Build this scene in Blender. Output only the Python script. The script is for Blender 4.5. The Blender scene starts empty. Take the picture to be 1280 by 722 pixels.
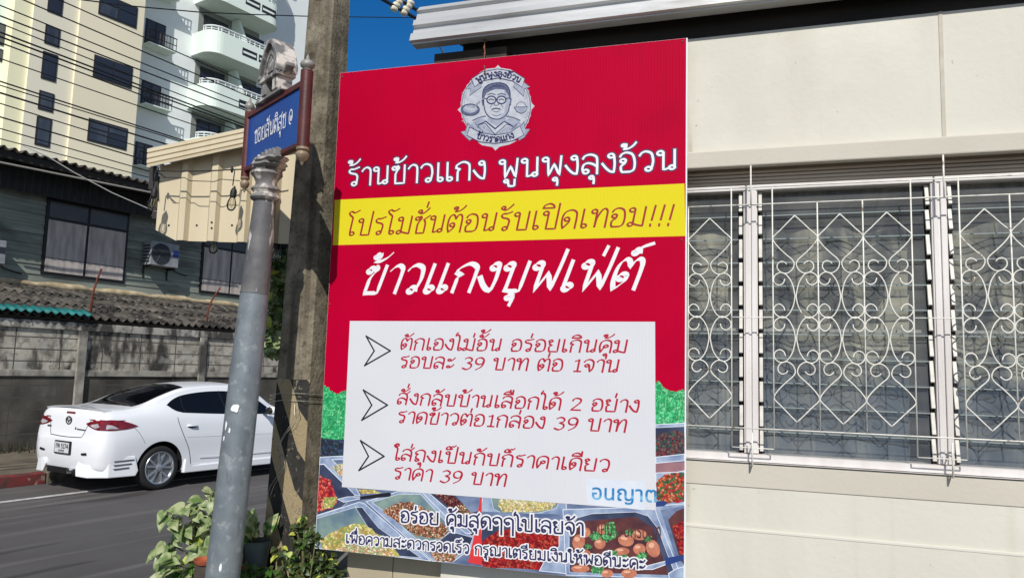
import bpy, bmesh, math, random
from mathutils import Vector, Matrix
from mathutils.bvhtree import BVHTree
random.seed(11)
S = bpy.context.scene
COL = S.collection
R = math.radians
EYE = 1.82                      # eye height above the road

# ------------------------------------------------------------------ camera
F_PX, PITCH, ROLL = 950.0, R(5.99), R(1.6)
_u = Vector((math.sin(ROLL)*math.cos(PITCH), math.cos(ROLL)*math.cos(PITCH), -math.sin(PITCH)))
_f = Vector((0, 0, -1)); _f = (_f - _u*_u.dot(_f)).normalized()
_x = _f.cross(_u)
CAM3 = Matrix((_x, _f, _u))
cam = bpy.data.objects.new('camera', bpy.data.cameras.new('camera')); COL.objects.link(cam)
cam.data.sensor_width = 36; cam.data.lens = F_PX/1280*36
cam.data.clip_start = 0.05; cam.data.clip_end = 3000
cam.matrix_world = Matrix.Translation((0, 0, EYE)) @ CAM3.to_4x4()
S.camera = cam

# ------------------------------------------------------------------ light
SUN_AZ, SUN_EL = R(-2.5), R(40)     # sun behind the viewer, a little to the left
to_sun = Vector((math.sin(SUN_AZ)*math.cos(SUN_EL), -math.cos(SUN_AZ)*math.cos(SUN_EL), math.sin(SUN_EL)))
w = bpy.data.worlds.new('World'); S.world = w; w.use_nodes = True
nt = w.node_tree; bg = nt.nodes['Background']
sky = nt.nodes.new('ShaderNodeTexSky'); sky.sky_type = 'NISHITA'; sky.sun_disc = False
sky.sun_elevation = SUN_EL; sky.sun_rotation = math.atan2(to_sun.x, to_sun.y)
sky.air_density = 1.0; sky.dust_density = 0.0; sky.ozone_density = 5.0; sky.altitude = 2500
hs = nt.nodes.new('ShaderNodeHueSaturation'); # the clear sky is deepest blue opposite the sun and paler on the sun's side
tcw = nt.nodes.new('ShaderNodeTexCoord'); dp = nt.nodes.new('ShaderNodeVectorMath'); dp.operation = 'DOT_PRODUCT'; dp.inputs[1].default_value = (-to_sun.x, -to_sun.y, 0)
nt.links.new(tcw.outputs['Generated'], dp.inputs[0]); mrw = nt.nodes.new('ShaderNodeMapRange'); mrw.inputs[1].default_value = -.1; mrw.inputs[2].default_value = .6; mrw.inputs[3].default_value = .6; mrw.inputs[4].default_value = 1.28
nt.links.new(dp.outputs['Value'], mrw.inputs[0]); nt.links.new(mrw.outputs[0], hs.inputs['Saturation'])
nt.links.new(sky.outputs[0], hs.inputs['Color']); nt.links.new(hs.outputs[0], bg.inputs[0]); bg.inputs[1].default_value = 0.112
sl = bpy.data.lights.new('sun', 'SUN'); sl.energy = 4.2; sl.angle = R(0.5); sl.color = (1.0, 0.965, 0.91)
so = bpy.data.objects.new('sun', sl); COL.objects.link(so)
so.rotation_euler = (-to_sun).to_track_quat('-Z', 'Y').to_euler()
S.view_settings.view_transform = 'Standard'; S.view_settings.look = 'None'
S.view_settings.exposure = 0.03; S.view_settings.gamma = 1
S.view_settings.use_curve_mapping = False
S.cycles.max_bounces = 8; S.cycles.transparent_max_bounces = 16
S.cycles.use_denoising = True

# ------------------------------------------------------------------ frames
class Frame:
    """an upright local frame: x along a wall, -y out of its face, z up"""
    def __init__(s, o, phi):
        s.o = Vector(o); s.phi = phi
        s.M = Matrix.Translation(s.o) @ Matrix.Rotation(phi, 4, 'Z'); s.I = s.M.inverted()
    def hit(s, px, py, y=0.0):
        d = s.I.to_3x3() @ (CAM3 @ Vector((px-640, 361-py, -F_PX))); c = s.I @ Vector((0, 0, EYE))
        return c + d*((y-c.y)/d.y)
    def vert(s, px, py, X):          # on the local plane x = X
        d = s.I.to_3x3() @ (CAM3 @ Vector((px-640, 361-py, -F_PX))); c = s.I @ Vector((0, 0, EYE))
        return c + d*((X-c.x)/d.x)
    def flat(s, px, py, Z):          # on the local plane z = Z
        d = s.I.to_3x3() @ (CAM3 @ Vector((px-640, 361-py, -F_PX))); c = s.I @ Vector((0, 0, EYE))
        return c + d*((Z-c.z)/d.z)
def plane_frame(az, dist):
    """wall running left-away at azimuth az, dist metres from the eye"""
    phi = math.atan2(-math.cos(az), -math.sin(az))
    n = Vector((-math.sin(phi), math.cos(phi), 0))
    return Frame(n*dist, phi)
FW = plane_frame(R(-71.5), 3.25)
FB = plane_frame(R(-72.5), 3.19)
FT = Frame((0, 0, 0), math.atan2(math.cos(R(33.5)), math.sin(R(33.5))))
FS = Frame((0, 0, 0), math.atan2(math.cos(R(30.3)), math.sin(R(30.3))))
F0 = Frame((0, 0, 0), 0)

# ------------------------------------------------------------------ mesh helpers
class MB:
    def __init__(s): s.v = []; s.f = []; s.m = []; s.mi = 0
    def add(s, vs, fs):
        b = len(s.v); s.v += [tuple(v) for v in vs]
        for f in fs: s.f.append(tuple(b+i for i in f)); s.m.append(s.mi)
        return s
    def box(s, a, b, M=None):
        x0, y0, z0 = a; x1, y1, z1 = b
        x0, x1 = sorted((x0, x1)); y0, y1 = sorted((y0, y1)); z0, z1 = sorted((z0, z1))
        vs = [Vector(p) for p in ((x0,y0,z0),(x1,y0,z0),(x1,y1,z0),(x0,y1,z0),(x0,y0,z1),(x1,y0,z1),(x1,y1,z1),(x0,y1,z1))]
        if M: vs = [M @ v for v in vs]
        return s.add(vs, [(0,3,2,1),(4,5,6,7),(0,1,5,4),(1,2,6,5),(2,3,7,6),(3,0,4,7)])
    def poly(s, pts): return s.add(pts, [tuple(range(len(pts)))])
    def prism(s, pts2, y0, y1):
        """outline in x,z (counter-clockwise seen from -y) given a thickness in y"""
        n = len(pts2)
        vs = [(p[0], y0, p[1]) for p in pts2] + [(p[0], y1, p[1]) for p in pts2]
        fs = [tuple(range(n)), tuple(range(2*n-1, n-1, -1))]
        fs += [(i, i+n, (i+1) % n+n, (i+1) % n) for i in range(n)]
        return s.add(vs, fs)
    def tube(s, pts, r, n=8, caps=True):
        pts = [Vector(p) for p in pts]
        rs = r if isinstance(r, (list, tuple)) else [r]*len(pts)
        t0 = (pts[1]-pts[0]).normalized()
        up = Vector((0, 0, 1)) if abs(t0.z) < .9 else Vector((1, 0, 0))
        a = t0.cross(up).normalized(); vs = []
        for i, p in enumerate(pts):
            t = (pts[min(i+1, len(pts)-1)]-pts[max(i-1, 0)]).normalized()
            a = (a-t*a.dot(t)).normalized(); b = t.cross(a)
            vs += [p+(a*math.cos(2*math.pi*k/n)+b*math.sin(2*math.pi*k/n))*rs[i] for k in range(n)]
        fs = []
        for i in range(len(pts)-1):
            for k in range(n):
                fs.append((i*n+k, i*n+(k+1) % n, (i+1)*n+(k+1) % n, (i+1)*n+k))
        if caps:
            fs.append(tuple(range(n-1, -1, -1))); q = (len(pts)-1)*n; fs.append(tuple(range(q, q+n)))
        return s.add(vs, fs)
    def lathe(s, prof, n=20, M=None):
        """prof: (radius, z) going up"""
        vs = []
        for r, z in prof:
            for k in range(n):
                p = Vector((r*math.cos(2*math.pi*k/n), r*math.sin(2*math.pi*k/n), z)); vs.append(M @ p if M else p)
        fs = []
        for i in range(len(prof)-1):
            for k in range(n): fs.append((i*n+k, i*n+(k+1) % n, (i+1)*n+(k+1) % n, (i+1)*n+k))
        fs.append(tuple(range(n-1, -1, -1))); q = (len(prof)-1)*n; fs.append(tuple(range(q, q+n)))
        return s.add(vs, fs)
    def ball(s, c, r, n=12, m=8, sc=(1, 1, 1)):
        prof = [(r*math.sin(math.pi*i/m)+1e-5, -r*math.cos(math.pi*i/m)) for i in range(m+1)]
        M = Matrix.Translation(c) @ Matrix.Diagonal((sc[0], sc[1], sc[2], 1))
        return s.lathe(prof, n, M)
    def build(s, name, mats, parent=None, smooth=False, bevel=0, angle=None):
        me = bpy.data.meshes.new(name); me.from_pydata(s.v, [], s.f)
        if not isinstance(mats, (list, tuple)): mats = [mats]
        for m in mats: me.materials.append(m)
        if len(mats) > 1: me.polygons.foreach_set('material_index', s.m)
        if smooth: me.polygons.foreach_set('use_smooth', [True]*len(me.polygons))
        me.validate(); me.update()
        o = bpy.data.objects.new(name, me); COL.objects.link(o)
        if smooth and angle:
            try: me.set_sharp_from_angle(angle=R(angle))
            except Exception: pass
        if parent is not None: o.parent = parent
        if bevel:
            b = o.modifiers.new('bevel', 'BEVEL'); b.width = bevel; b.segments = 2; b.limit_method = 'ANGLE'; b.angle_limit = R(50)
        return o
def tag(o, label=None, cat=None, group=None, kind=None):
    if label: o['label'] = label
    if cat: o['category'] = cat
    if group: o['group'] = group
    if kind: o['kind'] = kind
    return o
def thing(name, label, cat, frame=None, loc=None, rz=None, group=None):
    o = bpy.data.objects.new(name, None); COL.objects.link(o); o.empty_display_size = .1
    if frame is not None:
        o.location = frame.M @ Vector(loc or (0, 0, 0)); o.rotation_euler = (0, 0, frame.phi + (rz or 0))
    else:
        o.location = loc or (0, 0, 0); o.rotation_euler = (0, 0, rz or 0)
    return tag(o, label, cat, group)
def place(o, frame): o.matrix_world = frame.M.copy(); return o
def copy_tree(o, parent=None):
    c = o.copy(); COL.objects.link(c)
    if parent is not None: c.parent = parent
    for ch in list(o.children): copy_tree(ch, c)
    return c

# ------------------------------------------------------------------ materials
MATS = {}
def base_mat(name):
    m = bpy.data.materials.new(name); m.use_nodes = True; MATS[name] = m
    t = m.node_tree; return m, t, t.nodes['Principled BSDF']
def N(t, typ, **kw):
    n = t.nodes.new(typ)
    for k, v in kw.items():
        if k.startswith('i_'): n.inputs[k[2:].replace('_', ' ')].default_value = v
        else: setattr(n, k, v)
    return n
def rgba(c): return (c[0], c[1], c[2], 1)
def srgb(r, g, b):
    return tuple((x/255/12.92 if x/255 <= .04045 else ((x/255+.055)/1.055)**2.4) for x in (r, g, b))
def mat(name, col, rough=.6, metal=0, col2=None, scale=5, detail=6, contrast=(.35, .65), bump=0, bscale=None, stretch=None, spec=.5, coat=0):
    """plain paint / stone with a noise between two colours and optional bump"""
    m, t, b = base_mat(name)
    b.inputs['Roughness'].default_value = rough; b.inputs['Metallic'].default_value = metal
    b.inputs['Specular IOR Level'].default_value = spec; b.inputs['Coat Weight'].default_value = coat
    b.inputs['Base Color'].default_value = rgba(col)
    tc = N(t, 'ShaderNodeTexCoord'); src = tc.outputs['Object']
    if stretch:
        mp = N(t, 'ShaderNodeMapping'); mp.inputs['Scale'].default_value = stretch; t.links.new(src, mp.inputs[0]); src = mp.outputs[0]
    if col2:
        n = N(t, 'ShaderNodeTexNoise', i_Scale=scale, i_Detail=detail); t.links.new(src, n.inputs['Vector'])
        cr = N(t, 'ShaderNodeValToRGB'); cr.color_ramp.elements[0].position = contrast[0]; cr.color_ramp.elements[1].position = contrast[1]
        cr.color_ramp.elements[0].color = rgba(col); cr.color_ramp.elements[1].color = rgba(col2)
        t.links.new(n.outputs[0], cr.inputs[0]); t.links.new(cr.outputs[0], b.inputs['Base Color'])
    if bump:
        n2 = N(t, 'ShaderNodeTexNoise', i_Scale=bscale or scale*6, i_Detail=5); t.links.new(src, n2.inputs['Vector'])
        bp = N(t, 'ShaderNodeBump', i_Strength=bump, i_Distance=.01); t.links.new(n2.outputs[0], bp.inputs['Height']); t.links.new(bp.outputs[0], b.inputs['Normal'])
    return m
def overlay(m, col, scale=3, lo=.5, hi=.7, amt=1.0, stretch=None, detail=6, tex='noise'):
    """stain / wear layer of another colour over the base colour"""
    t = m.node_tree; b = t.nodes['Principled BSDF']; inp = b.inputs['Base Color']
    mx = N(t, 'ShaderNodeMix', data_type='RGBA')
    if inp.is_linked:
        l = inp.links[0]; t.links.new(l.from_socket, mx.inputs[6]); t.links.remove(l)
    else: mx.inputs[6].default_value = inp.default_value
    mx.inputs[7].default_value = rgba(col)
    tc = N(t, 'ShaderNodeTexCoord'); mp = N(t, 'ShaderNodeMapping'); mp.inputs['Scale'].default_value = stretch or (1, 1, 1)
    mp.inputs['Location'].default_value = (random.random()*9, random.random()*9, random.random()*9)
    t.links.new(tc.outputs['Object'], mp.inputs[0])
    n = N(t, 'ShaderNodeTexNoise', i_Scale=scale, i_Detail=detail); t.links.new(mp.outputs[0], n.inputs['Vector'])
    mr = N(t, 'ShaderNodeMapRange'); mr.inputs[1].default_value = lo; mr.inputs[2].default_value = hi; mr.inputs[4].default_value = amt
    t.links.new(n.outputs[0], mr.inputs[0]); t.links.new(mr.outputs[0], mx.inputs[0]); t.links.new(mx.outputs[2], inp)
    return m
def wave_bump(m, axis='X', scale=10, strength=.5, dist=.02, prof='SIN'):
    t = m.node_tree; b = t.nodes['Principled BSDF']
    tc = N(t, 'ShaderNodeTexCoord'); wv = N(t, 'ShaderNodeTexWave', i_Scale=scale); wv.bands_direction = axis; wv.wave_profile = prof
    t.links.new(tc.outputs['Object'], wv.inputs[0])
    bp = N(t, 'ShaderNodeBump', i_Strength=strength, i_Distance=dist); t.links.new(wv.outputs[1], bp.inputs['Height'])
    if b.inputs['Normal'].is_linked: t.links.new(b.inputs['Normal'].links[0].from_socket, bp.inputs['Normal'])
    t.links.new(bp.outputs[0], b.inputs['Normal']); return m
def glass_mat(name, tint, rough=.02, ior=1.5, refl=1.0):
    m = bpy.data.materials.new(name); m.use_nodes = True; t = m.node_tree
    for n in list(t.nodes):
        if n.type != 'OUTPUT_MATERIAL': t.nodes.remove(n)
    out = [n for n in t.nodes if n.type == 'OUTPUT_MATERIAL'][0]
    tr = N(t, 'ShaderNodeBsdfTransparent'); tr.inputs[0].default_value = rgba(tint)
    gl = N(t, 'ShaderNodeBsdfGlossy'); gl.inputs['Roughness'].default_value = rough; gl.inputs[0].default_value = (refl, refl, refl, 1)
    fr = N(t, 'ShaderNodeFresnel', i_IOR=ior); mx = N(t, 'ShaderNodeMixShader')
    t.links.new(fr.outputs[0], mx.inputs[0]); t.links.new(tr.outputs[0], mx.inputs[1]); t.links.new(gl.outputs[0], mx.inputs[2]); t.links.new(mx.outputs[0], out.inputs[0])
    return m
# ------------------------------------------------------------------ Thai lettering, drawn as pen strokes
def O(cx, cy, r, a0, a1, n=11):
    return [(cx+r*math.cos(R(a0+(a1-a0)*i/n)), cy+r*math.sin(R(a0+(a1-a0)*i/n))) for i in range(n+1)]
def K(x, y): return ('k', x, y)              # a corner point
HL = O(.13, .87, .105, 0, -360)               # top-left head loop, stem on its right
_stem = HL+[(.235, .7), K(.235, 0)]
GL = {
 'ก': (.74, [[K(.12, 0), (.12, .3), (.13, .5), K(.22, .6), K(.05, .68), (.1, .85), (.34, 1), (.56, .88), (.6, .62), K(.6, 0)]]),
 'ข': (.68, [O(.12, .86, .09, 0, 360)+[(.25, .98), (.31, .86), (.22, .68), (.17, .5), (.17, .3), K(.17, 0), K(.55, 0), K(.55, 1)]]),
 'ช': (.7, [O(.12, .86, .09, 0, 360)+[(.25, .98), (.31, .86), (.22, .68), (.17, .5), (.17, .3), K(.17, 0), K(.52, 0), (.52, .45), (.49, .66), K(.42, .78), (.5, .86), K(.68, 1.02)]]),
 'ซ': (.74, [O(.1, .84, .085, 0, 360)+[(.2, .95), K(.27, .84), (.34, .98), (.38, .84), (.24, .66), (.2, .5), (.2, .3), K(.2, 0), K(.56, 0), (.56, .45), (.53, .66), K(.46, .78), (.55, .86), K(.72, 1.02)]]),
 'ค': (.76, [O(.37, .5, .1, 180, 540)+[(.25, .34), (.18, .16), K(.13, 0), (.07, .3), (.06, .62), (.14, .88), (.36, 1), (.57, .9), (.63, .62), K(.63, 0)]]),
 'ด': (.76, [O(.25, .5, .1, 0, -360)+[(.34, .34), (.24, .16), K(.13, 0), (.07, .3), (.06, .62), (.14, .88), (.36, 1), (.57, .9), (.63, .62), K(.63, 0)]]),
 'ต': (.78, [O(.25, .42, .1, 0, -360)+[(.34, .28), (.24, .12), K(.13, 0), (.06, .3), (.05, .66), (.1, .9), (.2, 1), (.3, .93), K(.36, .74), (.43, .93), (.53, 1), (.62, .9), (.65, .62), K(.65, 0)]]),
 'ง': (.6, [O(.34, .88, .1, 0, -360)+[(.46, .7), (.47, .4), K(.44, .02), (.3, .08), (.16, .25), K(.03, .48)]]),
 'จ': (.68, [O(.22, .5, .1, 90, 450)+[(.34, .5), (.36, .3), K(.42, 0), (.52, .2), (.56, .5), (.52, .84), (.32, 1), (.14, .93), K(.04, .78)]]),
 'ถ': (.74, [O(.2, .1, .1, 0, 360)+[(.12, .3), (.13, .5), K(.22, .6), K(.05, .68), (.1, .85), (.34, 1), (.56, .88), (.6, .62), K(.6, 0)]]),
 'ท': (.78, [HL+[(.235, .7), K(.235, 0), (.27, .5), (.42, .92), (.54, 1), (.63, .9), (.65, .7), K(.65, 0)]]),
 'น': (.8, [HL+[(.235, .7), K(.235, .02), (.36, .06), (.46, .16)], [K(.62, 1), (.62, .4), (.62, .16)]+O(.53, .12, .095, 0, -360)]),
 'ม': (.78, [HL+[(.235, .7), (.235, .16)]+O(.14, .1, .095, 0, -300)+[(.3, .1), (.45, .04), K(.62, 0), K(.62, 1)]]),
 'ณ': (1.1, [O(.2, .1, .1, 0, 360)+[(.12, .3), (.13, .5), K(.22, .6), K(.05, .68), (.1, .85), (.3, 1), (.48, .88), (.52, .62), K(.52, .02), (.66, .06), (.76, .16)], [K(.92, 1), (.92, .4), (.92, .16)]+O(.83, .12, .095, 0, -360)]),
 'บ': (.78, [_stem+[K(.62, 0), K(.62, 1)]]),
 'ป': (.78, [_stem+[K(.62, 0), K(.62, 1.38)]]),
 'พ': (.86, [HL+[(.235, .7), K(.25, 0), K(.46, .62), K(.66, 0), K(.72, 1)]]),
 'ฟ': (.86, [HL+[(.235, .7), K(.25, 0), K(.46, .62), K(.66, 0), (.71, .8), K(.73, 1.38)]]),
 'ย': (.74, [O(.14, .87, .09, 0, 300)+[(.1, .72), (.12, .6), K(.24, .53), (.12, .42), (.1, .28), K(.13, 0), K(.58, 0), K(.58, 1)]]),
 'ร': (.6, [O(.3, .1, .1, 0, 360)+[(.42, .3), (.43, .5), (.36, .64), (.14, .72), (.07, .83), (.14, .94), (.28, .94), K(.5, 1.04)]]),
 'ล': (.74, [O(.17, .12, .1, 180, 540)+[(.05, .3), (.1, .48), (.24, .56), (.42, .5), K(.58, .36)], [K(.06, .8), (.14, .94), (.34, 1), (.54, .88), (.58, .62), K(.58, 0)]]),
 'ส': (.76, [O(.17, .12, .1, 180, 540)+[(.05, .3), (.1, .48), (.24, .56), (.42, .5), K(.58, .36)], [K(.06, .8), (.14, .94), (.32, 1), (.5, .9), (.58, .62), K(.58, 0)], [K(.46, .9), (.56, 1.0), K(.68, 1.18)]]),
 'ว': (.64, [O(.36, .1, .1, 0, 360)+[(.5, .3), (.52, .55), (.46, .88), (.28, 1), (.13, .94), K(.05, .8)]]),
 'ห': (.8, [HL+[(.235, .7), K(.235, 0), (.26, .3), (.4, .58), (.52, .68), (.6, .78)]+O(.53, .87, .095, -30, 300)+[(.46, .74), (.56, .56), (.62, .4), K(.63, 0)]]),
 'อ': (.7, [O(.17, .58, .095, 0, -360)+[(.22, .44), (.1, .3), (.1, .1), K(.14, 0), K(.42, 0), (.55, .12), (.58, .5), (.5, .88), (.3, 1), (.14, .94), K(.06, .8)]]),
 'ญ': (1.06, [O(.24, .12, .1, 0, 360)+[(.14, .4), K(.24, .6), K(.05, .68), (.1, .86), (.3, 1), (.5, .88), (.54, .62), K(.54, 0), (.7, .0), K(.9, .02), K(.9, 1)], [K(.9, 0), (.9, -.2), (.76, -.3), K(.6, -.2)]]),
 'ะ': (.56, [O(.15, .76, .085, 90, 400)+[(.24, .68), (.34, .74), K(.46, .94)], O(.15, .18, .085, 90, 400)+[(.24, .1), (.34, .16), K(.46, .36)]]),
 'า': (.52, [[K(.04, .8), (.14, .95), (.26, 1), (.38, .9), (.41, .66), K(.41, 0)]]),
 'เ': (.42, [[K(.12, 1), (.12, .5), (.12, .14)]+O(.22, .1, .1, 180, 540)]),
 'แ': (.8, [[K(.12, 1), (.12, .5), (.12, .14)]+O(.22, .1, .1, 180, 540), [K(.5, 1), (.5, .5), (.5, .14)]+O(.6, .1, .1, 180, 540)]),
 'โ': (.5, [O(.3, .1, .1, 180, 540)[::-1]+[(.19, .3), (.19, .9), (.18, 1.08), (.04, 1.22), (-.02, 1.36), (.08, 1.44), (.24, 1.36), K(.46, 1.5)]]),
 'ใ': (.46, [O(.3, .1, .1, 180, 540)[::-1]+[(.19, .4), (.19, .95), (.14, 1.1), (.0, 1.22), (-.02, 1.36), (.1, 1.46), (.22, 1.38)]+O(.13, 1.32, .085, 30, -270)]),
 'ไ': (.44, [O(.3, .1, .1, 180, 540)[::-1]+[(.19, .4), (.19, .95), (.16, 1.2), K(.06, 1.36), K(-.06, 1.24), (-.04, 1.4), K(.02, 1.54)]]),
 'ๆ': (.74, [O(.26, .52, .1, 180, 540)+[(.06, .66), (.1, .88), (.34, 1), (.54, .9), (.6, .7), (.6, 0), K(.6, -.45)]]),
 '๑': (.8, [O(.36, .46, .11, -180, 180)+[(.32, .28), (.5, .26), (.6, .5), (.52, .86), (.3, 1), (.1, .8), (.06, .45), (.16, .12), (.3, .02), K(.42, .03)]]),
 '1': (.56, [[K(.12, .84), (.24, .9), K(.32, 1), K(.32, 0)], [K(.14, 0), K(.5, 0)]]),
 '2': (.68, [[K(.08, .78), (.16, .95), (.32, 1), (.5, .9), (.5, .68), (.34, .4), K(.06, .02), K(.58, .02)]]),
 '3': (.66, [[K(.08, .88), (.28, 1), (.48, .88), (.46, .66), K(.26, .54), (.48, .42), (.5, .18), (.3, -.04), K(.04, .06)]]),
 '9': (.66, [[(.52, .72), (.46, .5), (.28, .42), (.1, .54), (.09, .84), (.28, 1), (.48, .9), (.54, .62), (.44, .22), K(.14, -.06)]]),
 '5': (.66, [[K(.52, 1), K(.16, 1), K(.12, .56), (.32, .62), (.52, .44), (.48, .12), (.28, 0), K(.06, .08)]]),
 '7': (.62, [[K(.06, 1), K(.54, 1), K(.22, 0)]]),
 '4': (.66, [[K(.42, 0), K(.42, 1), K(.05, .3), K(.58, .3)]]),
 '8': (.66, [[(.3, .54), (.1, .72), (.3, 1), (.5, .74), (.3, .54), (.08, .26), (.3, 0), (.54, .26), (.31, .54)]]),
 '!': (.34, [[K(.2, 1.05), K(.16, .3)], [K(.14, .06), K(.14, -.02)]]),
 ' ': (.42, []),
}
# marks above / below: x is measured back from the right edge of the letter they sit on
UP = {
 'ิ': [[K(-.56, 1.16), (-.5, 1.32), (-.32, 1.4), (-.16, 1.32), K(-.08, 1.16), K(-.56, 1.16)]],
 'ี': [[K(-.56, 1.16), (-.5, 1.32), (-.32, 1.4), (-.16, 1.32), K(-.08, 1.16), K(-.56, 1.16)], [K(-.09, 1.16), K(-.09, 1.52)]],
 'ื': [[K(-.58, 1.16), (-.5, 1.32), (-.34, 1.38), (-.18, 1.3), K(-.08, 1.16), K(-.58, 1.16)], [K(-.09, 1.16), K(-.09, 1.5)], [K(-.24, 1.32), K(-.24, 1.5)]],
 'ั': [O(-.42, 1.27, .08, 0, -340)+[(-.4, 1.17), (-.28, 1.16), (-.16, 1.26), K(-.02, 1.46)]],
 '็': [O(-.26, 1.24, .06, 0, -300)+[(-.4, 1.18), (-.52, 1.2), (-.5, 1.36), (-.4, 1.42), K(-.3, 1.38), (-.2, 1.44), (-.12, 1.42), K(-.02, 1.54)]],
}
TONE = {
 '่': [[K(-.16, 1.18), K(-.13, 1.46)]],
 '้': [O(-.42, 1.38, .06, 0, 330)+[(-.33, 1.44), (-.33, 1.3), K(-.42, 1.18), (-.26, 1.2), (-.1, 1.32), K(.02, 1.5)]],
 '์': [O(-.3, 1.26, .075, 0, 330)+[(-.24, 1.36), (-.14, 1.44), K(.04, 1.52)]],
}
LOW = {
 'ุ': [O(-.26, -.2, .075, 0, 360)+[(-.17, -.35), K(-.18, -.5)]],
 'ู': [O(-.46, -.18, .075, 0, -360)+[(-.38, -.3), K(-.36, -.44), (-.24, -.46), K(-.14, -.44), K(-.13, -.12)]],
}
def smooth_stroke(st, sub=5):
    pts = []; runs = [[]]
    for p in st:
        if p[0] == 'k':
            q = (p[1], p[2]); runs[-1].append(q); runs.append([q])
        else: runs[-1].append(p)
    out = []
    for run in runs:
        if len(run) < 2: continue
        for i in range(len(run)-1):
            p1, p2 = run[i], run[i+1]
            p0 = run[i-1] if i else (2*p1[0]-p2[0], 2*p1[1]-p2[1])
            p3 = run[i+2] if i+2 < len(run) else (2*p2[0]-p1[0], 2*p2[1]-p1[1])
            n = sub if math.dist(p1, p2) > .09 else 2
            for j in range(n):
                t = j/n
                out.append(tuple(.5*(2*p1[a]+(p2[a]-p0[a])*t+(2*p0[a]-5*p1[a]+4*p2[a]-p3[a])*t*t+(-p0[a]+3*p1[a]-3*p2[a]+p3[a])*t**3) for a in (0, 1)))
        out.append(run[-1])
    res = [out[0]] if out else []
    for p in out[1:]:
        if math.dist(p, res[-1]) > 1e-4: res.append(p)
    return res
def lay_text(txt):
    """-> (list of strokes in em units, total advance)"""
    x = 0; out = []; last_up = False; last_low = False; tall = False; baseR = 0
    for ch in txt:
        if ch in UP or ch in TONE or ch in LOW:
            dx = baseR-(.16 if tall and ch not in LOW else 0); dy = 0
            if ch in TONE and last_up: dy = .34
            for s in (UP.get(ch) or TONE.get(ch) or LOW.get(ch)):
                out.append([(('k', p[1]+dx, p[2]+dy) if p[0] == 'k' else (p[0]+dx, p[1]+dy)) for p in s])
            if ch in UP: last_up = True
            continue
        adv, st = GL[ch]
        for s in st: out.append([(('k', p[1]+x, p[2]) if p[0] == 'k' else (p[0]+x, p[1])) for p in s])
        x += adv; baseR = x-.1; last_up = False; tall = ch in 'ปฟ'
    return [smooth_stroke(s) for s in out], x
def ribbon(mb, pts, wfun, y, rise=0.0):
    """flat pen ribbon in the local x,z plane at depth y"""
    n = len(pts)
    if n < 2: return
    L = []; Rr = []
    for i, p in enumerate(pts):
        a = pts[max(i-1, 0)]; b = pts[min(i+1, n-1)]
        tx, tz = b[0]-a[0], b[1]-a[1]; l = math.hypot(tx, tz) or 1; tx /= l; tz /= l
        h = wfun(tx, tz)/2; q = (p[0], p[1])
        if i == 0: q = (p[0]-tx*h*.8, p[1]-tz*h*.8)
        if i == n-1: q = (p[0]+tx*h*.8, p[1]+tz*h*.8)
        yy = y-rise*i/n
        L.append((q[0]-tz*h, yy, q[1]+tx*h)); Rr.append((q[0]+tz*h, yy, q[1]-tx*h))
    b = len(mb.v); mb.v += L+Rr
    for i in range(n-1):
        mb.f.append((b+i, b+n+i, b+n+i+1, b+i+1)); mb.m.append(mb.mi)
def text_strokes(txt, p0, p1, h, slant=0.0):
    """strokes in metres: baseline runs p0 -> p1 (x,z), consonant height h"""
    st, adv = lay_text(txt); ax, az = p1[0]-p0[0], p1[1]-p0[1]; L = math.hypot(ax, az); sx = L/adv
    ex, ez = ax/L, az/L
    return [[(p0[0]+ex*(q[0]*sx+q[1]*h*slant)-ez*q[1]*h, p0[1]+ez*(q[0]*sx+q[1]*h*slant)+ex*q[1]*h) for q in s] for s in st]
def pen(width, contrast=.45, nib=R(25)):
    """broad-nib pen: thin along the nib angle, thick across it"""
    cn, sn = math.cos(nib), math.sin(nib)
    return lambda tx, tz: width*((1-contrast)+contrast*abs(tx*sn-tz*cn))
def write(name, strokes, wf, mt, y, parent, extra=0.0):
    mb = MB()
    for k, s in enumerate(strokes):
        ribbon(mb, s, (lambda a, b: wf(a, b)+extra), y-.00003*(k % 5), .00002)
    return mb.build(name, mt, parent)
# ------------------------------------------------------------------ paints and stuff of the near side
M_wall = mat('cream_render', srgb(206, 203, 190), .75, col2=srgb(200, 196, 183), scale=1.2, bump=.13, bscale=38)
overlay(M_wall, srgb(182, 175, 158), 1.0, .50, .75, .6, stretch=(3, 3, .3)); overlay(M_wall, srgb(150, 140, 120), 5, .66, .80, .55, stretch=(2.5, 1, .3)); overlay(M_wall, srgb(222, 218, 206), 1.6, .55, .7, .5); overlay(M_wall, srgb(120, 110, 96), 42, .72, .78, .6); overlay(M_wall, srgb(178, 168, 148), 2, .62, .78, .25, stretch=(7, 1, .3))
M_lintel = mat('cream_lintel', srgb(196, 190, 176), .75, col2=srgb(188, 182, 168), scale=2, bump=.1, bscale=60)
M_seal = mat('cream_filler', srgb(208, 204, 192), .7)
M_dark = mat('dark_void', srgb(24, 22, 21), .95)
M_darkwood = mat('dark_eave_wood', srgb(46, 40, 36), .8, col2=srgb(30, 27, 25), scale=6, stretch=(.4, 4, 4))
M_zinc = mat('zinc_roof_sheet', srgb(205, 205, 203), .42, .35, col2=srgb(185, 186, 186), scale=3, stretch=(.3, 2, 2), bump=.1, bscale=30)
overlay(M_zinc, srgb(120, 112, 100), 2.2, .6, .8, .5, stretch=(1, 3, 3))
M_frame = mat('white_painted_frame', srgb(220, 215, 212), .55, col2=srgb(204, 198, 194), scale=5, stretch=(2, 2, .4), bump=.1, bscale=40)
M_headwood = mat('brown_grey_head_board', srgb(196, 182, 164), .7, col2=srgb(168, 154, 138), scale=4, stretch=(.3, 3, 6))
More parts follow.
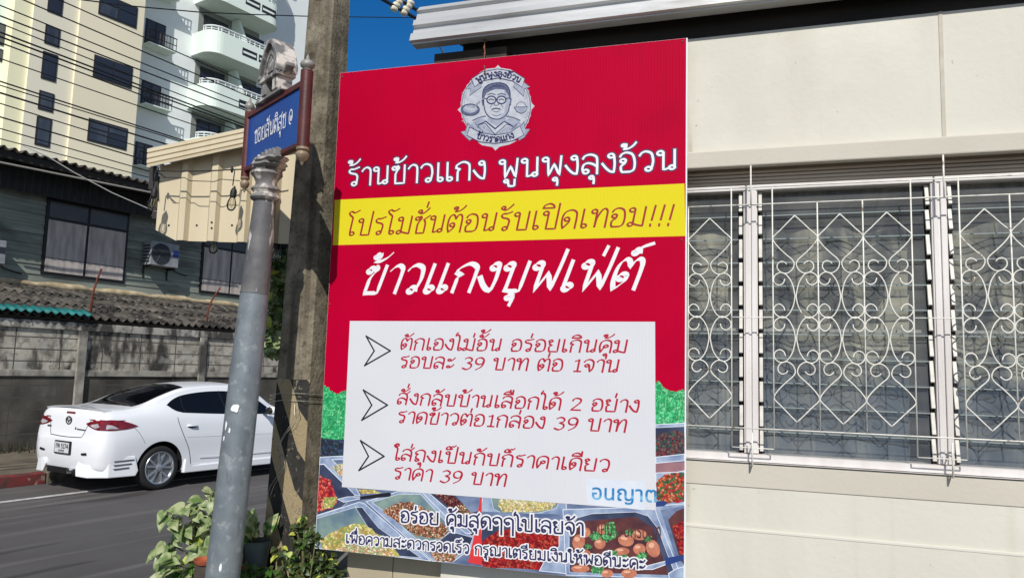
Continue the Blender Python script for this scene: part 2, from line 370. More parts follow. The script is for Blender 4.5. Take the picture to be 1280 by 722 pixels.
M_grille = mat('cream_grille_paint', srgb(224, 222, 212), .45, col2=srgb(190, 186, 172), scale=30, contrast=(.5, .8))
overlay(M_grille, srgb(96, 62, 42), 22, .62, .70, .85)
M_clip = mat('louvre_clip_aluminium', srgb(196, 192, 184), .5, .1, col2=srgb(176, 172, 164), scale=30)
M_edge = mat('glass_edge_green', srgb(142, 152, 150), .25)
M_gap = mat('louvre_gap_black', srgb(22, 22, 22), .8)
M_pane = glass_mat('louvre_glass', (.80, .84, .85), .05, 1.7)
t = M_pane.node_tree; out = [n for n in t.nodes if n.type == 'OUTPUT_MATERIAL'][0]; old = out.inputs[0].links[0].from_socket
df = N(t, 'ShaderNodeBsdfDiffuse'); df.inputs[0].default_value = rgba(srgb(150, 150, 144)); mx = N(t, 'ShaderNodeMixShader')
tc = N(t, 'ShaderNodeTexCoord'); mp = N(t, 'ShaderNodeMapping'); mp.inputs['Scale'].default_value = (1.5, 1, 6); t.links.new(tc.outputs['Object'], mp.inputs[0]); nz = N(t, 'ShaderNodeTexNoise', i_Scale=2.2, i_Detail=5); t.links.new(mp.outputs[0], nz.inputs['Vector'])
mr = N(t, 'ShaderNodeMapRange'); mr.inputs[1].default_value = .35; mr.inputs[2].default_value = .75; mr.inputs[3].default_value = .09; mr.inputs[4].default_value = .30; t.links.new(nz.outputs[0], mr.inputs[0]); t.links.new(mr.outputs[0], mx.inputs[0])
t.links.new(old, mx.inputs[1]); t.links.new(df.outputs[0], mx.inputs[2]); t.links.new(mx.outputs[0], out.inputs[0])
m, t, b = base_mat('lace_curtain'); M_curtain = m
b.inputs['Roughness'].default_value = .9
tc = N(t, 'ShaderNodeTexCoord'); mp = N(t, 'ShaderNodeMapping'); mp.inputs['Scale'].default_value = (1.5, .2, .55); t.links.new(tc.outputs['Object'], mp.inputs[0])
n1 = N(t, 'ShaderNodeTexNoise', i_Scale=5, i_Detail=4, i_Distortion=.9); t.links.new(mp.outputs[0], n1.inputs['Vector'])
cr = N(t, 'ShaderNodeValToRGB'); e = cr.color_ramp.elements
e[0].position = .36; e[0].color = rgba(srgb(62, 63, 64)); e[1].position = .66; e[1].color = rgba(srgb(212, 202, 178))
q = e.new(.46); q.color = rgba(srgb(116, 115, 112)); q = e.new(.53); q.color = rgba(srgb(164, 156, 140))
t.links.new(n1.outputs[0], cr.inputs[0])
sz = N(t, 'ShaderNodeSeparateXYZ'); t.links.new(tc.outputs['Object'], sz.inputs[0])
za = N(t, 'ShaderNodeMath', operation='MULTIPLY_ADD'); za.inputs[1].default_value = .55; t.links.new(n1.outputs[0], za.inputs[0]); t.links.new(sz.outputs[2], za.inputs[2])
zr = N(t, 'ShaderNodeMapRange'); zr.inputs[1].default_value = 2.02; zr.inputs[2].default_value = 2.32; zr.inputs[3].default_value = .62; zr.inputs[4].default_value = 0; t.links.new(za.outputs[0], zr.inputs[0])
mz = N(t, 'ShaderNodeMix', data_type='RGBA'); mz.inputs[7].default_value = rgba(srgb(92, 108, 128)); t.links.new(zr.outputs[0], mz.inputs[0]); t.links.new(cr.outputs[0], mz.inputs[6]); t.links.new(mz.outputs[2], b.inputs['Base Color'])  # bluish reflection low in the panes painted into the curtain colour

# ------------------------------------------------------------------ the cream house behind the board
def hz(px, py, y=0): return FW.hit(px, py, y)
house = thing('house', 'cream rendered house wall with zinc roof edge behind the red menu board', 'house', FW)
X0 = hz(566, 300).x; XR = 4.6
z_top = hz(860, 49).z; z_lb = hz(861, 211, -.04).z; z_lt = hz(861, 190, -.04).z
z_fr_t = hz(940, 238, .035).z; z_fr_b = hz(900, 564, .03).z; z_sill = hz(861, 574).z
z_band = hz(861, 603).z; z_gr = hz(861, 655.6).z
XL = hz(782, 400).x
_p = [hz(px, 400, .03).x for px in (794, 938.5, 1178.5)]; XE = _p[2]+(_p[2]-_p[1])*1.02+(_p[1]-_p[0])+.03
wall = None
for a_, b_ in (((X0, 0, z_lb+.01), (XR, .14, z_top)), ((X0, 0, z_sill), (XL, .14, z_lb+.01)), ((XE, 0, z_sill), (XR, .14, z_lb+.01)), ((X0, 0, z_gr+.004), (XR, .14, z_sill)), ((X0, -.004, -.3), (XR, .14, z_gr-.004)), ((X0, .14, -.3), (X0+.12, 4.0, z_top))):
    wall = MB().box(a_, b_).build('wall_panel', M_wall, house, bevel=.003)
wall = house
mb = MB(); mb.box((X0-.002, -.004, z_band), (XR, -.0005, z_sill-.002)); mb.build('sill_band', M_lintel, wall, bevel=.006)
mb = MB(); mb.box((X0-.002, -.006, z_gr-.006), (XR, .002, z_gr+.006)); mb.build('joint_strip', M_seal, wall, bevel=.002)
mb = MB(); mb.box((XL-.35, -.04, z_lb), (XR, -.001, z_lt)); mb.build('lintel', M_lintel, wall, bevel=.006)
xj = hz(1178, 100).x
mb = MB(); mb.box((xj-.007, -.003, z_lt+.004), (xj+.007, .002, z_top)); mb.build('crack_filler', mat('grey_filler', srgb(192, 186, 172), .7, col2=srgb(176, 168, 152), scale=12), house)
# dark room behind the window
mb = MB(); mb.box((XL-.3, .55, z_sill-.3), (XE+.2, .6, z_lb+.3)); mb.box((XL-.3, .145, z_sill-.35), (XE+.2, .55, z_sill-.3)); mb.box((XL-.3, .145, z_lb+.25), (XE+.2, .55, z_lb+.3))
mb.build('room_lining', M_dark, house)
# roof: dark board painted in for the shaded recess under a ribbed zinc edge
zb_l = hz(516, 54, -.10).z; zt_l = hz(524, 8, -.10).z
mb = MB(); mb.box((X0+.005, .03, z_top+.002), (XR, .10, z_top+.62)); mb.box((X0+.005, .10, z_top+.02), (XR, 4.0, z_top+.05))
roof_dark = mb.build('roof_gap_shade', M_darkwood, house)
X_e = hz(513.5, 50, -.10).x
mb = MB(); H_ = zt_l-zb_l; prof = [(-.10, 0), (-.118, .03), (-.118, .22), (-.10, .26), (-.100, .40), (-.118, .44), (-.118, .58), (-.10, .63), (-.098, .80), (-.112, .85), (-.10, .92), (-.09, 1.0)]
pr = [(y, zb_l+k*H_) for y, k in prof]
vs = []
for X in (X_e, XR):
    for y, z in pr: vs.append((X-(.035*(z-zb_l)/H_ if X == X_e else 0)*-1, y, z))
for X in (X_e, XR):
    for y, z in pr: vs.append((X-(.035*(z-zb_l)/H_ if X == X_e else 0)*-1, y+.012, z))
n = len(pr); fs = []
for i in range(n-1):
    fs += [(i, n+i, n+i+1, i+1), (2*n+i, 2*n+i+1, 3*n+i+1, 3*n+i), (i, i+1, 2*n+i+1, 2*n+i)]
fs.append((0, 2*n, 3*n, n)); fs.append((n-1, 2*n-1, 4*n-1, 3*n-1)); mb.add(vs, fs)
mb.box((X_e+.04, -.088, zb_l+H_-.012), (XR, .03, zb_l+H_))
mb.box((X_e+.004, -.099, zb_l-.006), (XR, -.04, zb_l+.001))
edge = mb.build('roof_edge_sheet', M_zinc, house)
mb = MB()
vs = []; nx = 160
for i in range(nx+1):
    X = X_e+.04+(XR-X_e-.04)*i/nx; dz = .012*math.sin(i*math.pi/2)
    vs += [(X, .03, zb_l+H_-.01+dz), (X, 4.2, zb_l+H_+.9+dz)]
mb.add(vs, [(2*i, 2*i+2, 2*i+3, 2*i+1) for i in range(nx)])
mb.build('roof_sheet', M_zinc, house)
# timber end under the roof corner
mb = MB(); a = hz(562, 76, .0); mb.box((X0-.12, -.03, z_top-.02), (X0+.25, .06, z_top+.05)); mb.build('beam_end', mat('beam_end_brown', srgb(66, 54, 44), .8, col2=srgb(44, 38, 32), scale=8), house, bevel=.004)

# ------------------------------------------------------------------ louvred window
posts = [hz(794, 400, .03).x, hz(938.5, 400, .03).x, hz(1178.5, 400, .03).x]
posts.append(posts[2]+(posts[2]-posts[1])*1.02); posts.append(posts[3]+(posts[1]-posts[0]))
XE2 = posts[4]
win = thing('louvre_window', 'louvred glass window with white posts in the cream house wall', 'window', FW)
PW = .028
mb = MB()
for x in posts:
    mb.box((x-PW, .036, z_fr_b), (x+PW, .10, z_fr_t)); mb.box((x-PW+.006, .030, z_fr_b+.001), (x-.006, .0365, z_fr_t-.001)); mb.box((x+.004, .027, z_fr_b+.001), (x+PW-.004, .0365, z_fr_t-.001))
mb.box((XL+.003, .03, z_fr_t), (XE2, .10, z_fr_t+.022))
frame = mb.build('frame', M_frame, win, bevel=.003)
mb = MB(); mb.box((XL, .05, z_fr_t+.0225), (XE, .10, z_lb+.01))
for k in range(4): mb.box((XL, .045-.004*k, z_fr_t+.03+k*(z_lb-z_fr_t-.03)/4), (XE, .05, z_fr_t+.024+(k+.8)*(z_lb-z_fr_t-.03)/4+.004))
mb.build('head_board', M_headwood, win)
mb = MB()
mb.box((XL, .012, z_fr_b-.03), (XE, .12, z_fr_b-.002)); mb.box((XL, -.012, z_sill+.004), (XE, .12, z_fr_b-.033))
mb.build('sill', M_frame, win, bevel=.004)
NB = 11; pit = (z_fr_t-z_fr_b)/NB
clips = MB(); gaps = MB(); panes = []; 
for bi in range(4):
    xa, xb = posts[bi]+PW+.001, posts[bi+1]-PW-.001
    gl = MB()
    for k in range(NB):
        z0 = z_fr_b+k*pit
        gl.add([(xa+.02, .050, z0-.008), (xb-.02, .050, z0-.008), (xb-.02, .071, z0+pit), (xa+.02, .071, z0+pit)], [(0, 1, 2, 3)])
        for (u0, u1) in ((xa+.003, xa+.018), (xb-.018, xb-.003)):
            M_ = Matrix.Translation((0, .055, z0+pit*.5)) @ Matrix.Rotation(R(14), 4, 'X').inverted()
            clips.box((u0, -.012, -pit*.43), (u1, .0, pit*.43), M_)
        gaps.box((xa-.0005, .075, z0-.004), (xa+.022, .09, z0+pit-.004)); gaps.box((xb-.022, .075, z0-.004), (xb+.0005, .09, z0+pit-.004))
    p = gl.build('louvre_panes', M_pane, win)
    ge = MB()
    for k in range(NB): z0 = z_fr_b+k*pit; ge.box((xa+.02, .047, z0-.011), (xb-.02, .051, z0-.0075))
    ge.build('pane_edges', M_edge, p)
clips.build('louvre_clips', M_clip, win, bevel=.002); gaps.build('louvre_channel', M_gap, win)
# steel edge shining through half way up
mb = MB(); zz = z_fr_b+pit*5.05; mb.box((XL+.02, .10, zz), (XE2, .112, zz+.012)); mb.build('inner_rail', M_clip, win)
# curtain with folds
mb = MB(); nx, nz = 260, 16; vs = []
for i in range(nx+1):
    x = XL-.1+(XE2+.2-XL)*i/nx
    for j in range(nz+1):
        z = z_fr_b-.12+(z_fr_t-z_fr_b+.3)*j/nz
        y = .20+.012*math.sin(x*17+1.6*math.sin(z*2.3+x*3.1))+.007*math.sin(x*41+2*math.sin(x*5)+z*1.2)+.005*math.sin(z*7+x*6)
        vs.append((x, y, z))
mb.add(vs, [(i*(nz+1)+j, (i+1)*(nz+1)+j, (i+1)*(nz+1)+j+1, i*(nz+1)+j+1) for i in range(nx) for j in range(nz)])
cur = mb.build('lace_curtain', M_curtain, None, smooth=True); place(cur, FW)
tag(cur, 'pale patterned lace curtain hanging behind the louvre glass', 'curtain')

# ------------------------------------------------------------------ wrought iron grille
YG = -.04
gr = thing('window_grille', 'cream painted iron scroll grille over the louvre window', 'window grille', FW)
zc = hz(887, 396, YG).z; k_ = (hz(887, 273, YG).z-zc)/400.0
def motif(mb, xc, hw, top=True):
    s = 1 if top else -1; kx = hw/84.0
    def P(x, z): return (xc+x*kx, YG, zc+s*z*k_)
    for sg in (-1, 1):
        d = [(0, 400), (-28*sg, 372), (-56*sg, 343), (-76*sg, 324), (-84*sg, 312), (-80*sg, 298), (-62*sg, 274), (-34*sg, 246), (-12*sg, 226), (-4*sg, 208), (-12*sg, 186), (-32*sg, 172), (-54*sg, 176), (-68*sg, 192), (-66*sg, 210), (-52*sg, 219), (-38*sg, 214), (-32*sg, 207)]
        s2 = [(-40*sg, 150), (-46*sg, 134), (-60*sg, 126), (-76*sg, 132), (-83*sg, 148), (-76*sg, 165), (-56*sg, 175), (-34*sg, 166), (-14*sg, 136), (-4*sg, 96), (-3*sg, 74), (-10*sg, 42), (-26*sg, 12), (-46*sg, -2), (-66*sg, 4), (-80*sg, 18), (-82*sg, 36), (-70*sg, 50), (-56*sg, 50), (-44*sg, 38), (-42*sg, 26)]
        for q in (d, s2):
            sm = smooth_stroke([('k', q[0][0], q[0][1])]+q[1:], 4) if q is d else smooth_stroke(q, 4)
            mb.tube([P(x, z) for x, z in sm], .0026, 6)
bars = MB(); scroll_sets = []
def vx(px, py=400): return hz(px, py, YG).x
zt1 = hz(900, 236, YG).z; zt2 = hz(900, 239.8, YG).z; zt3 = hz(880, 258, YG).z; zb1 = hz(900, 533, YG).z; zlow = hz(950, 560, YG).z; zmid = zc
c = {i: vx(p) for i, p in zip('abcdefgh', (860, 914.5, 966.5, 1023.5, 1081, 1142.5, 1203.5, 1268))}
per = c['h']-c['g']; xg = c['g']
xs_more = [xg+per*k for k in (2, 3)]
xl_more = c['a']-(c['b']-c['a']) if False else None
rod = .0029
bars.tube([(XL+.05, YG, zt1), (XE2, YG, zt1)], rod, 6); bars.tube([(XL+.05, YG, zt3), (XE2, YG, zt3)], rod, 6)
bars.tube([(XL+.05, YG, zb1), (XE2, YG, zb1)], rod, 6)
for kx, ztop, zbot in (('a', zt3, zlow), ('b', zt1, zlow), ('c', zt1, zlow), ('d', zt3, zb1), ('e', zt3, zb1), ('f', zt1, zlow), ('g', zt1, zlow), ('h', zt3, zb1)):
    bars.tube([(c[kx], YG, zbot), (c[kx], YG, ztop)], rod, 6)
for x in xs_more: bars.tube([(x, YG, zb1), (x, YG, zt3)], rod, 6)
for a, b2 in (('b', 'c'), ('f', 'g')):
    bars.tube([(c[a], YG, zc), (c[b2], YG, zc)], rod*.8, 6); bars.tube([(c[a], YG, zlow), (c[b2], YG, zlow)], rod*.8, 6)
D3 = posts[3]-posts[2]
x4 = [q for q in (c['f']+D3, c['g']+D3, c['h']+D3) if q < posts[4]-.03]
for i, x in enumerate(x4): bars.tube([(x, YG, zlow if i < 2 else zb1), (x, YG, zt1 if i < 2 else zt3)], rod, 6)
bars.tube([(posts[4]-.04, YG, zlow), (posts[4]-.04, YG, zt1)], rod, 6)
bars.build('bars', M_grille, gr, smooth=True)
pairs = [(c['a'], c['b']), (c['c'], c['d']), (c['d'], c['e']), (c['e'], c['f']), (c['g'], c['h']), (c['h'], xs_more[0]), (xs_more[0], xs_more[1]), (c['g']+D3, posts[4]-.04)]
for a, b2 in pairs:
    mb = MB()
    for top in (True, False): motif(mb, (a+b2)/2, (b2-a)/2-.001, top)
    mb.build('scroll_motif', M_grille, gr, smooth=True)
for p in (posts[1]+.004, posts[2]+.004, posts[3]+.004):
    mb = MB()
    mb.tube([(p, YG-.002, zt3), (p, YG-.002, z_lb-.001)], .0036, 6)
    mb.tube([(p, YG-.002, zlow+.06), (p, YG-.002, hz(940, 581, YG).z), (p+.002, -.006, hz(940, 578, YG).z)], .0036, 6)
    mb.tube([(p, YG, zlow+.01), (p, .03, zlow+.01)], .0036, 6)
    mb.build('bracket', M_grille, gr, smooth=True)
# ------------------------------------------------------------------ the red menu board
def print_mat(name, rgb, rgb2=None, sc=6, flute=True, contrast=(.35, .65)):
    m = mat(name, srgb(*rgb), .5, col2=srgb(*rgb2) if rgb2 else None, scale=sc, contrast=contrast, spec=.04)
    if flute: wave_bump(m, 'X', 24, .10, .002)
    return m
def food_mat(name, cols, scale=70, dark=(40, 20, 20), dist=.6):
    """printed photograph of chopped food: irregular pieces in several colours"""
    m, t, b = base_mat(name); b.inputs['Roughness'].default_value = .4; b.inputs['Specular IOR Level'].default_value = .3
    tc = N(t, 'ShaderNodeTexCoord'); nz = N(t, 'ShaderNodeTexNoise', i_Scale=scale*.5, i_Detail=3); t.links.new(tc.outputs['Object'], nz.inputs['Vector'])
    ad = N(t, 'ShaderNodeVectorMath', operation='MULTIPLY_ADD'); ad.inputs[1].default_value = (dist/scale*3,)*3
    t.links.new(nz.outputs['Color'], ad.inputs[0]); t.links.new(tc.outputs['Object'], ad.inputs[2])
    vo = N(t, 'ShaderNodeTexVoronoi', i_Scale=scale, i_Randomness=1.0); t.links.new(ad.outputs[0], vo.inputs['Vector'])
    sp = N(t, 'ShaderNodeSeparateColor'); t.links.new(vo.outputs['Color'], sp.inputs[0])
    cr = N(t, 'ShaderNodeValToRGB'); cr.color_ramp.interpolation = 'CONSTANT'; e = cr.color_ramp.elements
    while len(e) < len(cols): e.new(.5)
    for i, c in enumerate(cols): e[i].position = i/len(cols); e[i].color = rgba(srgb(*c))
    t.links.new(sp.outputs[0], cr.inputs[0])
    mr = N(t, 'ShaderNodeMapRange'); mr.inputs[1].default_value = .25; mr.inputs[2].default_value = .75; mr.inputs[4].default_value = .8
    t.links.new(vo.outputs['Distance'], mr.inputs[0])
    mx = N(t, 'ShaderNodeMix', data_type='RGBA'); mx.inputs[7].default_value = rgba(srgb(*dark))
    t.links.new(mr.outputs[0], mx.inputs[0]); t.links.new(cr.outputs[0], mx.inputs[6])
    # fine mottling of the print
    n2 = N(t, 'ShaderNodeTexNoise', i_Scale=scale*1.8, i_Detail=6, i_Roughness=.7); t.links.new(tc.outputs['Object'], n2.inputs['Vector'])
    m2 = N(t, 'ShaderNodeMapRange'); m2.inputs[1].default_value = .3; m2.inputs[2].default_value = .7; m2.inputs[3].default_value = .5; m2.inputs[4].default_value = 1.5
    t.links.new(n2.outputs[0], m2.inputs[0])
    mu = N(t, 'ShaderNodeMix', data_type='RGBA', blend_type='MULTIPLY'); mu.inputs[0].default_value = 1
    t.links.new(mx.outputs[2], mu.inputs[6]); t.links.new(m2.outputs[0], mu.inputs[7]); t.links.new(mu.outputs[2], b.inputs['Base Color'])
    return m
P_red = print_mat('print_crimson', (178, 0, 46), (172, 0, 42), 2)
overlay(P_red, srgb(140, 0, 38), 3.5, .55, .75, .3); overlay(P_red, srgb(150, 4, 44), 7, .6, .7, .3, stretch=(6, 1, .2))
P_yel = print_mat('print_yellow', (214, 200, 40))
P_white = print_mat('print_white', (206, 207, 211), (202, 203, 208), 2)
P_ink = mat('print_black', srgb(22, 22, 34), .4)
P_navy = mat('print_navy', srgb(38, 40, 84), .4)
P_txtw = mat('print_white_letters', srgb(224, 224, 226), .4)
P_txtr = mat('print_red_letters', srgb(172, 14, 46), .4)
P_brick = mat('print_brick_letters', srgb(150, 32, 28), .4)
P_logo = mat('print_logo_silver', srgb(186, 188, 194), .4, col2=srgb(168, 172, 182), scale=40)
P_logo2 = mat('print_logo_grey', srgb(138, 144, 160), .4, col2=srgb(160, 165, 180), scale=70)
P_logo3 = mat('print_logo_blue', srgb(70, 76, 100), .4, col2=srgb(94, 100, 126), scale=90)
P_lett = food_mat('print_lettuce', [(58, 178, 112), (88, 204, 138), (44, 160, 98), (128, 214, 156), (70, 190, 124)], 93, (14, 110, 60), 1.5)
P_tray = mat('print_tray_steel', srgb(120, 134, 162), .4, col2=srgb(74, 90, 126), scale=9, stretch=(1, 1, 2))
P_rim = mat('print_tray_rim', srgb(164, 178, 200), .4, col2=srgb(112, 130, 164), scale=16)
P_shine = mat('print_tray_shine', srgb(216, 222, 230), .4)
P_trayd = mat('print_tray_deep', srgb(66, 76, 104), .4, col2=srgb(36, 44, 70), scale=10)
P_traygrn = mat('print_tray_greenish', srgb(128, 150, 140), .4, col2=srgb(84, 108, 130), scale=11)
P_leafl = mat('print_lettuce_light', srgb(128, 206, 140), .4, col2=srgb(96, 190, 116), scale=40); P_leafd = mat('print_lettuce_dark', srgb(16, 118, 62), .4, col2=srgb(30, 140, 76), scale=40)
P_green_d = food_mat('print_dark_herbs', [(44, 66, 92), (40, 74, 78), (60, 84, 112), (32, 50, 72)], 93)
P_crab = food_mat('print_red_prawns', [(214, 52, 48), (232, 92, 70), (188, 34, 44), (224, 140, 110), (150, 40, 60)], 85, (90, 20, 40), 1.4)
P_mince = food_mat('print_stir_fry', [(190, 140, 104), (214, 176, 140), (150, 84, 64), (116, 60, 52), (200, 120, 84), (96, 110, 60), (226, 206, 176)], 147, (60, 34, 34))
P_dark = food_mat('print_dark_relish', [(80, 36, 40), (130, 66, 60), (60, 26, 34), (170, 120, 100), (110, 44, 50)], 147, (30, 14, 22))
P_yelf = food_mat('print_green_yellow_dish', [(198, 176, 104), (212, 198, 128), (156, 176, 92), (226, 212, 160), (176, 150, 84), (120, 160, 90)], 65, (150, 130, 70), 1.2)
P_bits = food_mat('print_pale_salad', [(214, 206, 176), (170, 190, 130), (220, 150, 110), (232, 224, 200), (150, 160, 110)], 124, (120, 110, 80))
P_nood = food_mat('print_noodles', [(222, 214, 170), (206, 190, 130), (232, 228, 196), (180, 186, 110), (214, 196, 120)], 108, (140, 120, 80), 1.2)
P_redc = food_mat('print_red_curry', [(176, 34, 36), (204, 60, 48), (150, 24, 34), (120, 20, 30), (190, 84, 60)], 108, (84, 12, 22), 1.2)
P_gravy = mat('print_gravy', srgb(98, 52, 50), .4, col2=srgb(66, 36, 46), scale=18)
P_egg = mat('print_egg', srgb(196, 128, 100), .4, col2=srgb(168, 100, 78), scale=30)
P_eggh = mat('print_egg_light', srgb(220, 166, 138), .4)
P_cil = food_mat('print_coriander', [(70, 160, 90), (104, 190, 116), (50, 130, 76), (140, 206, 140)], 186, (40, 80, 50), 1.2)
P_mix = food_mat('print_chilli_basil', [(214, 96, 60), (196, 40, 40), (90, 120, 70), (226, 150, 110), (56, 100, 70), (180, 70, 60)], 116, (50, 40, 30))
P_mixd = food_mat('print_dark_curry', [(96, 50, 56), (66, 100, 84), (150, 60, 66), (60, 70, 80), (120, 90, 90)], 131, (36, 24, 34))
P_redtri = mat('print_red_corner', srgb(206, 52, 54), .4)
P_pink = mat('print_pink_tray', srgb(170, 128, 128), .4, col2=srgb(140, 100, 108), scale=12)
P_blueh = mat('print_blue_handle', srgb(34, 58, 118), .4)
P_board = mat('board_core_white', srgb(220, 222, 226), .5)
M_bframe = mat('board_timber_frame', srgb(70, 58, 46), .8)

def B(px, py): h = FB.hit(px, py, 0); return (h.x, h.z)
bx0 = (B(425, 92)[0]+B(395, 687)[0])/2; bx1 = (B(857, 48)[0]+B(860, 700)[0])/2
bz1 = (B(425, 92)[1]+B(857, 48)[1])/2; bz0 = (B(395, 687)[1]+B(630, 707.6)[1])/2
board = thing('menu_board', 'large crimson menu board with yellow band and photos of food, hung on the cream house', 'signboard', FB)
def PX(p): return p if isinstance(p, tuple) else p
_ly = [-.0031]
def face(name, mt, pts, parent, step=.00005, clip=True, px=True):
    """a printed area: flat outline in the board's own plane, one layer above the last"""
    _ly[0] -= step; q = [B(*p) for p in pts] if px else pts
    if clip: q = [(min(max(x, bx0+.0005), bx1-.0005), min(max(z, bz0+.0005), bz1-.0005)) for x, z in q]
    return MB().poly([(x, _ly[0], z) for x, z in q]).build(name, mt, parent)
mb = MB(); mb.box((bx0, -.003, bz0), (bx1, .003, bz1)); panel = mb.build('panel', P_board, board)
mb = MB()
mb.box((bx0+.012, .0035, bz0+.01), (bx0+.047, .03, bz1-.012)); mb.box((bx1-.05, .0035, bz0+.01), (bx1-.012, .03, bz1-.012))
for k in (0.01, .5, .965): z = bz0+(bz1-bz0)*k; mb.box((bx0+.048, .0035, z), (bx1-.051, .03, z+.035))
mb.build('timber_frame', M_bframe, board)
face('red_ground', P_red, [(bx0, bz0), (bx1-.006, bz0), (bx1-.006, bz1), (bx0, bz1)], panel, px=False)
face('yellow_band', P_yel, [(419, 250), (855.6, 229.6), (857, 295), (416.5, 306.5)], panel)
def wob(pts, amp=2.0, n=5):
    out = []
    for i in range(len(pts)):
        a, b2 = pts[i], pts[(i+1) % len(pts)]
        for k in range(n):
            f = k/n; out.append((a[0]+(b2[0]-a[0])*f+random.uniform(-amp, amp)*(1 if k else .3), a[1]+(b2[1]-a[1])*f+random.uniform(-amp, amp)*(1 if k else .3)))
    return out
# --- food photographs
def cv(o, s, pts): return [(o[0]+x*s, o[1]+y*s) for x, y in pts]
food = []
def fd(mt, o, s, pts, w=0): food.append((mt, cv(o, s, pts), w))
c3, s3 = (390, 540), .252; c5, s5 = (500, 600), .1875; c6, s6 = (700, 580), .1967; c2, s2_ = (620, 390), .2354; c4, s4 = (620, 540), .252
fd(P_tray, (0, 0), 1, [(398, 545), (440, 550), (440, 604), (818, 630), (818, 530), (862, 528), (862, 745), (392, 690)])
fd(P_green_d, c3, s3, [(42, 10), (162, 26), (162, 118), (40, 125)], 1)
fd(P_lett, (0, 0), 1, [(401, 487), (407, 481), (414, 488), (421, 492), (428, 489), (437, 486), (436, 551), (400, 546)], 1.2)
fd(P_lett, (0, 0), 1, [(816, 478), (824, 476), (830, 484), (838, 488), (846, 489), (853, 486), (863, 490), (863, 531), (816, 529)], 1.2)
fd(P_rim, c3, s3, [(40, 122), (160, 116), (160, 134), (100, 134), (190, 225), (240, 310), (215, 310), (60, 155), (38, 160)])
fd(P_bits, c3, s3, [(98, 170), (160, 148), (160, 225), (130, 205)], 1)
fd(P_trayd, c3, s3, [(38, 160), (60, 158), (215, 310), (150, 370), (20, 408), (25, 240)])
fd(P_crab, c3, s3, [(32, 200), (62, 225), (100, 238), (112, 290), (128, 330), (104, 378), (60, 385), (14, 402), (18, 300)], 1.2)
fd(P_yelf, c3, s3, [(60, 320), (128, 318), (104, 372), (50, 380)], .6)
fd(P_yelf, c3, s3, [(225, 282), (310, 285), (345, 300), (250, 305)], .5)
fd(P_rim, c3, s3, [(16, 412), (236, 344), (262, 352), (590, 640), (385, 610), (20, 590), (10, 530)])
fd(P_traygrn, c3, s3, [(20, 425), (232, 366), (250, 372), (310, 520), (30, 540), (15, 540)])
fd(P_trayd, c3, s3, [(218, 372), (250, 370), (330, 470), (540, 620), (420, 610), (280, 470)])
fd(P_yelf, c3, s3, [(40, 530), (150, 470), (250, 446), (300, 474), (350, 520), (440, 615), (60, 594)], 1.5)
fd(P_bits, c3, s3, [(90, 590), (200, 545), (320, 545), (420, 612)], 1.5)
fd(P_rim, c3, s3, [(270, 342), (430, 292), (560, 298), (600, 330), (840, 540), (700, 640), (600, 640)])
fd(P_traygrn, c3, s3, [(300, 345), (430, 306), (540, 306), (690, 470), (600, 600), (400, 420)])
fd(P_mince, c3, s3, [(350, 390), (430, 346), (500, 345), (600, 400), (680, 490), (640, 528), (520, 512), (420, 440)], 1.2)
fd(P_trayd, c3, s3, [(640, 530), (690, 490), (800, 520), (780, 570), (640, 620), (560, 540)])
fd(P_mince, c3, s3, [(580, 590), (700, 590), (740, 580), (700, 640), (620, 640)], 1)
fd(P_trayd, c5, s5, [(150, 80), (530, 104), (530, 330), (480, 370), (330, 210)])
fd(P_rim, c5, s5, [(150, 78), (195, 82), (330, 200), (480, 350), (440, 350), (300, 230)])
fd(P_dark, c5, s5, [(225, 84), (350, 92), (420, 150), (480, 220), (400, 225), (310, 160)], 1)
fd(P_mince, c5, s5, [(380, 160), (440, 160), (490, 240), (420, 230)], .8)
fd(P_tray, c5, s5, [(365, 92), (535, 108), (530, 200), (475, 215)])
fd(P_rim, c5, s5, [(556, 108), (1110, 148), (1110, 250), (560, 235), (535, 190)])
fd(P_traygrn, c5, s5, [(610, 112), (1060, 148), (1040, 186), (930, 214), (690, 218), (625, 190)])
fd(P_nood, c5, s5, [(665, 114), (1052, 148), (1000, 194), (850, 212), (690, 214), (655, 165)], 1)
fd(P_tray, c5, s5, [(535, 205), (1110, 226), (1110, 262), (535, 250)])
fd(P_trayd, c5, s5, [(545, 330), (600, 262), (900, 248), (1040, 268), (1075, 350), (1075, 600), (540, 560)])
fd(P_redc, c5, s5, [(552, 400), (640, 340), (760, 318), (1062, 350), (1062, 500), (960, 600), (552, 570)], 1.2)
fd(P_rim, c5, s5, [(1062, 270), (1110, 262), (1130, 620), (930, 600), (1000, 470), (1062, 440)])
fd(P_redtri, c5, s5, [(537, 110), (548, 110), (545, 330), (548, 562), (455, 545), (500, 350)])
fd(P_rim, c6, s6, [(20, 285), (615, 268), (640, 300), (830, 730), (40, 700)])
fd(P_trayd, c6, s6, [(60, 420), (110, 338), (200, 312), (480, 300), (560, 326), (620, 400), (730, 690), (60, 680)])
fd(P_gravy, c6, s6, [(80, 430), (140, 360), (480, 330), (590, 400), (690, 700), (70, 680)])
def ell(cx, cy, rx, ry, n=14, a=0): return [(cx+rx*math.cos(2*math.pi*i/n)*math.cos(a)-ry*math.sin(2*math.pi*i/n)*math.sin(a), cy+rx*math.cos(2*math.pi*i/n)*math.sin(a)+ry*math.sin(2*math.pi*i/n)*math.cos(a)) for i in range(n)]
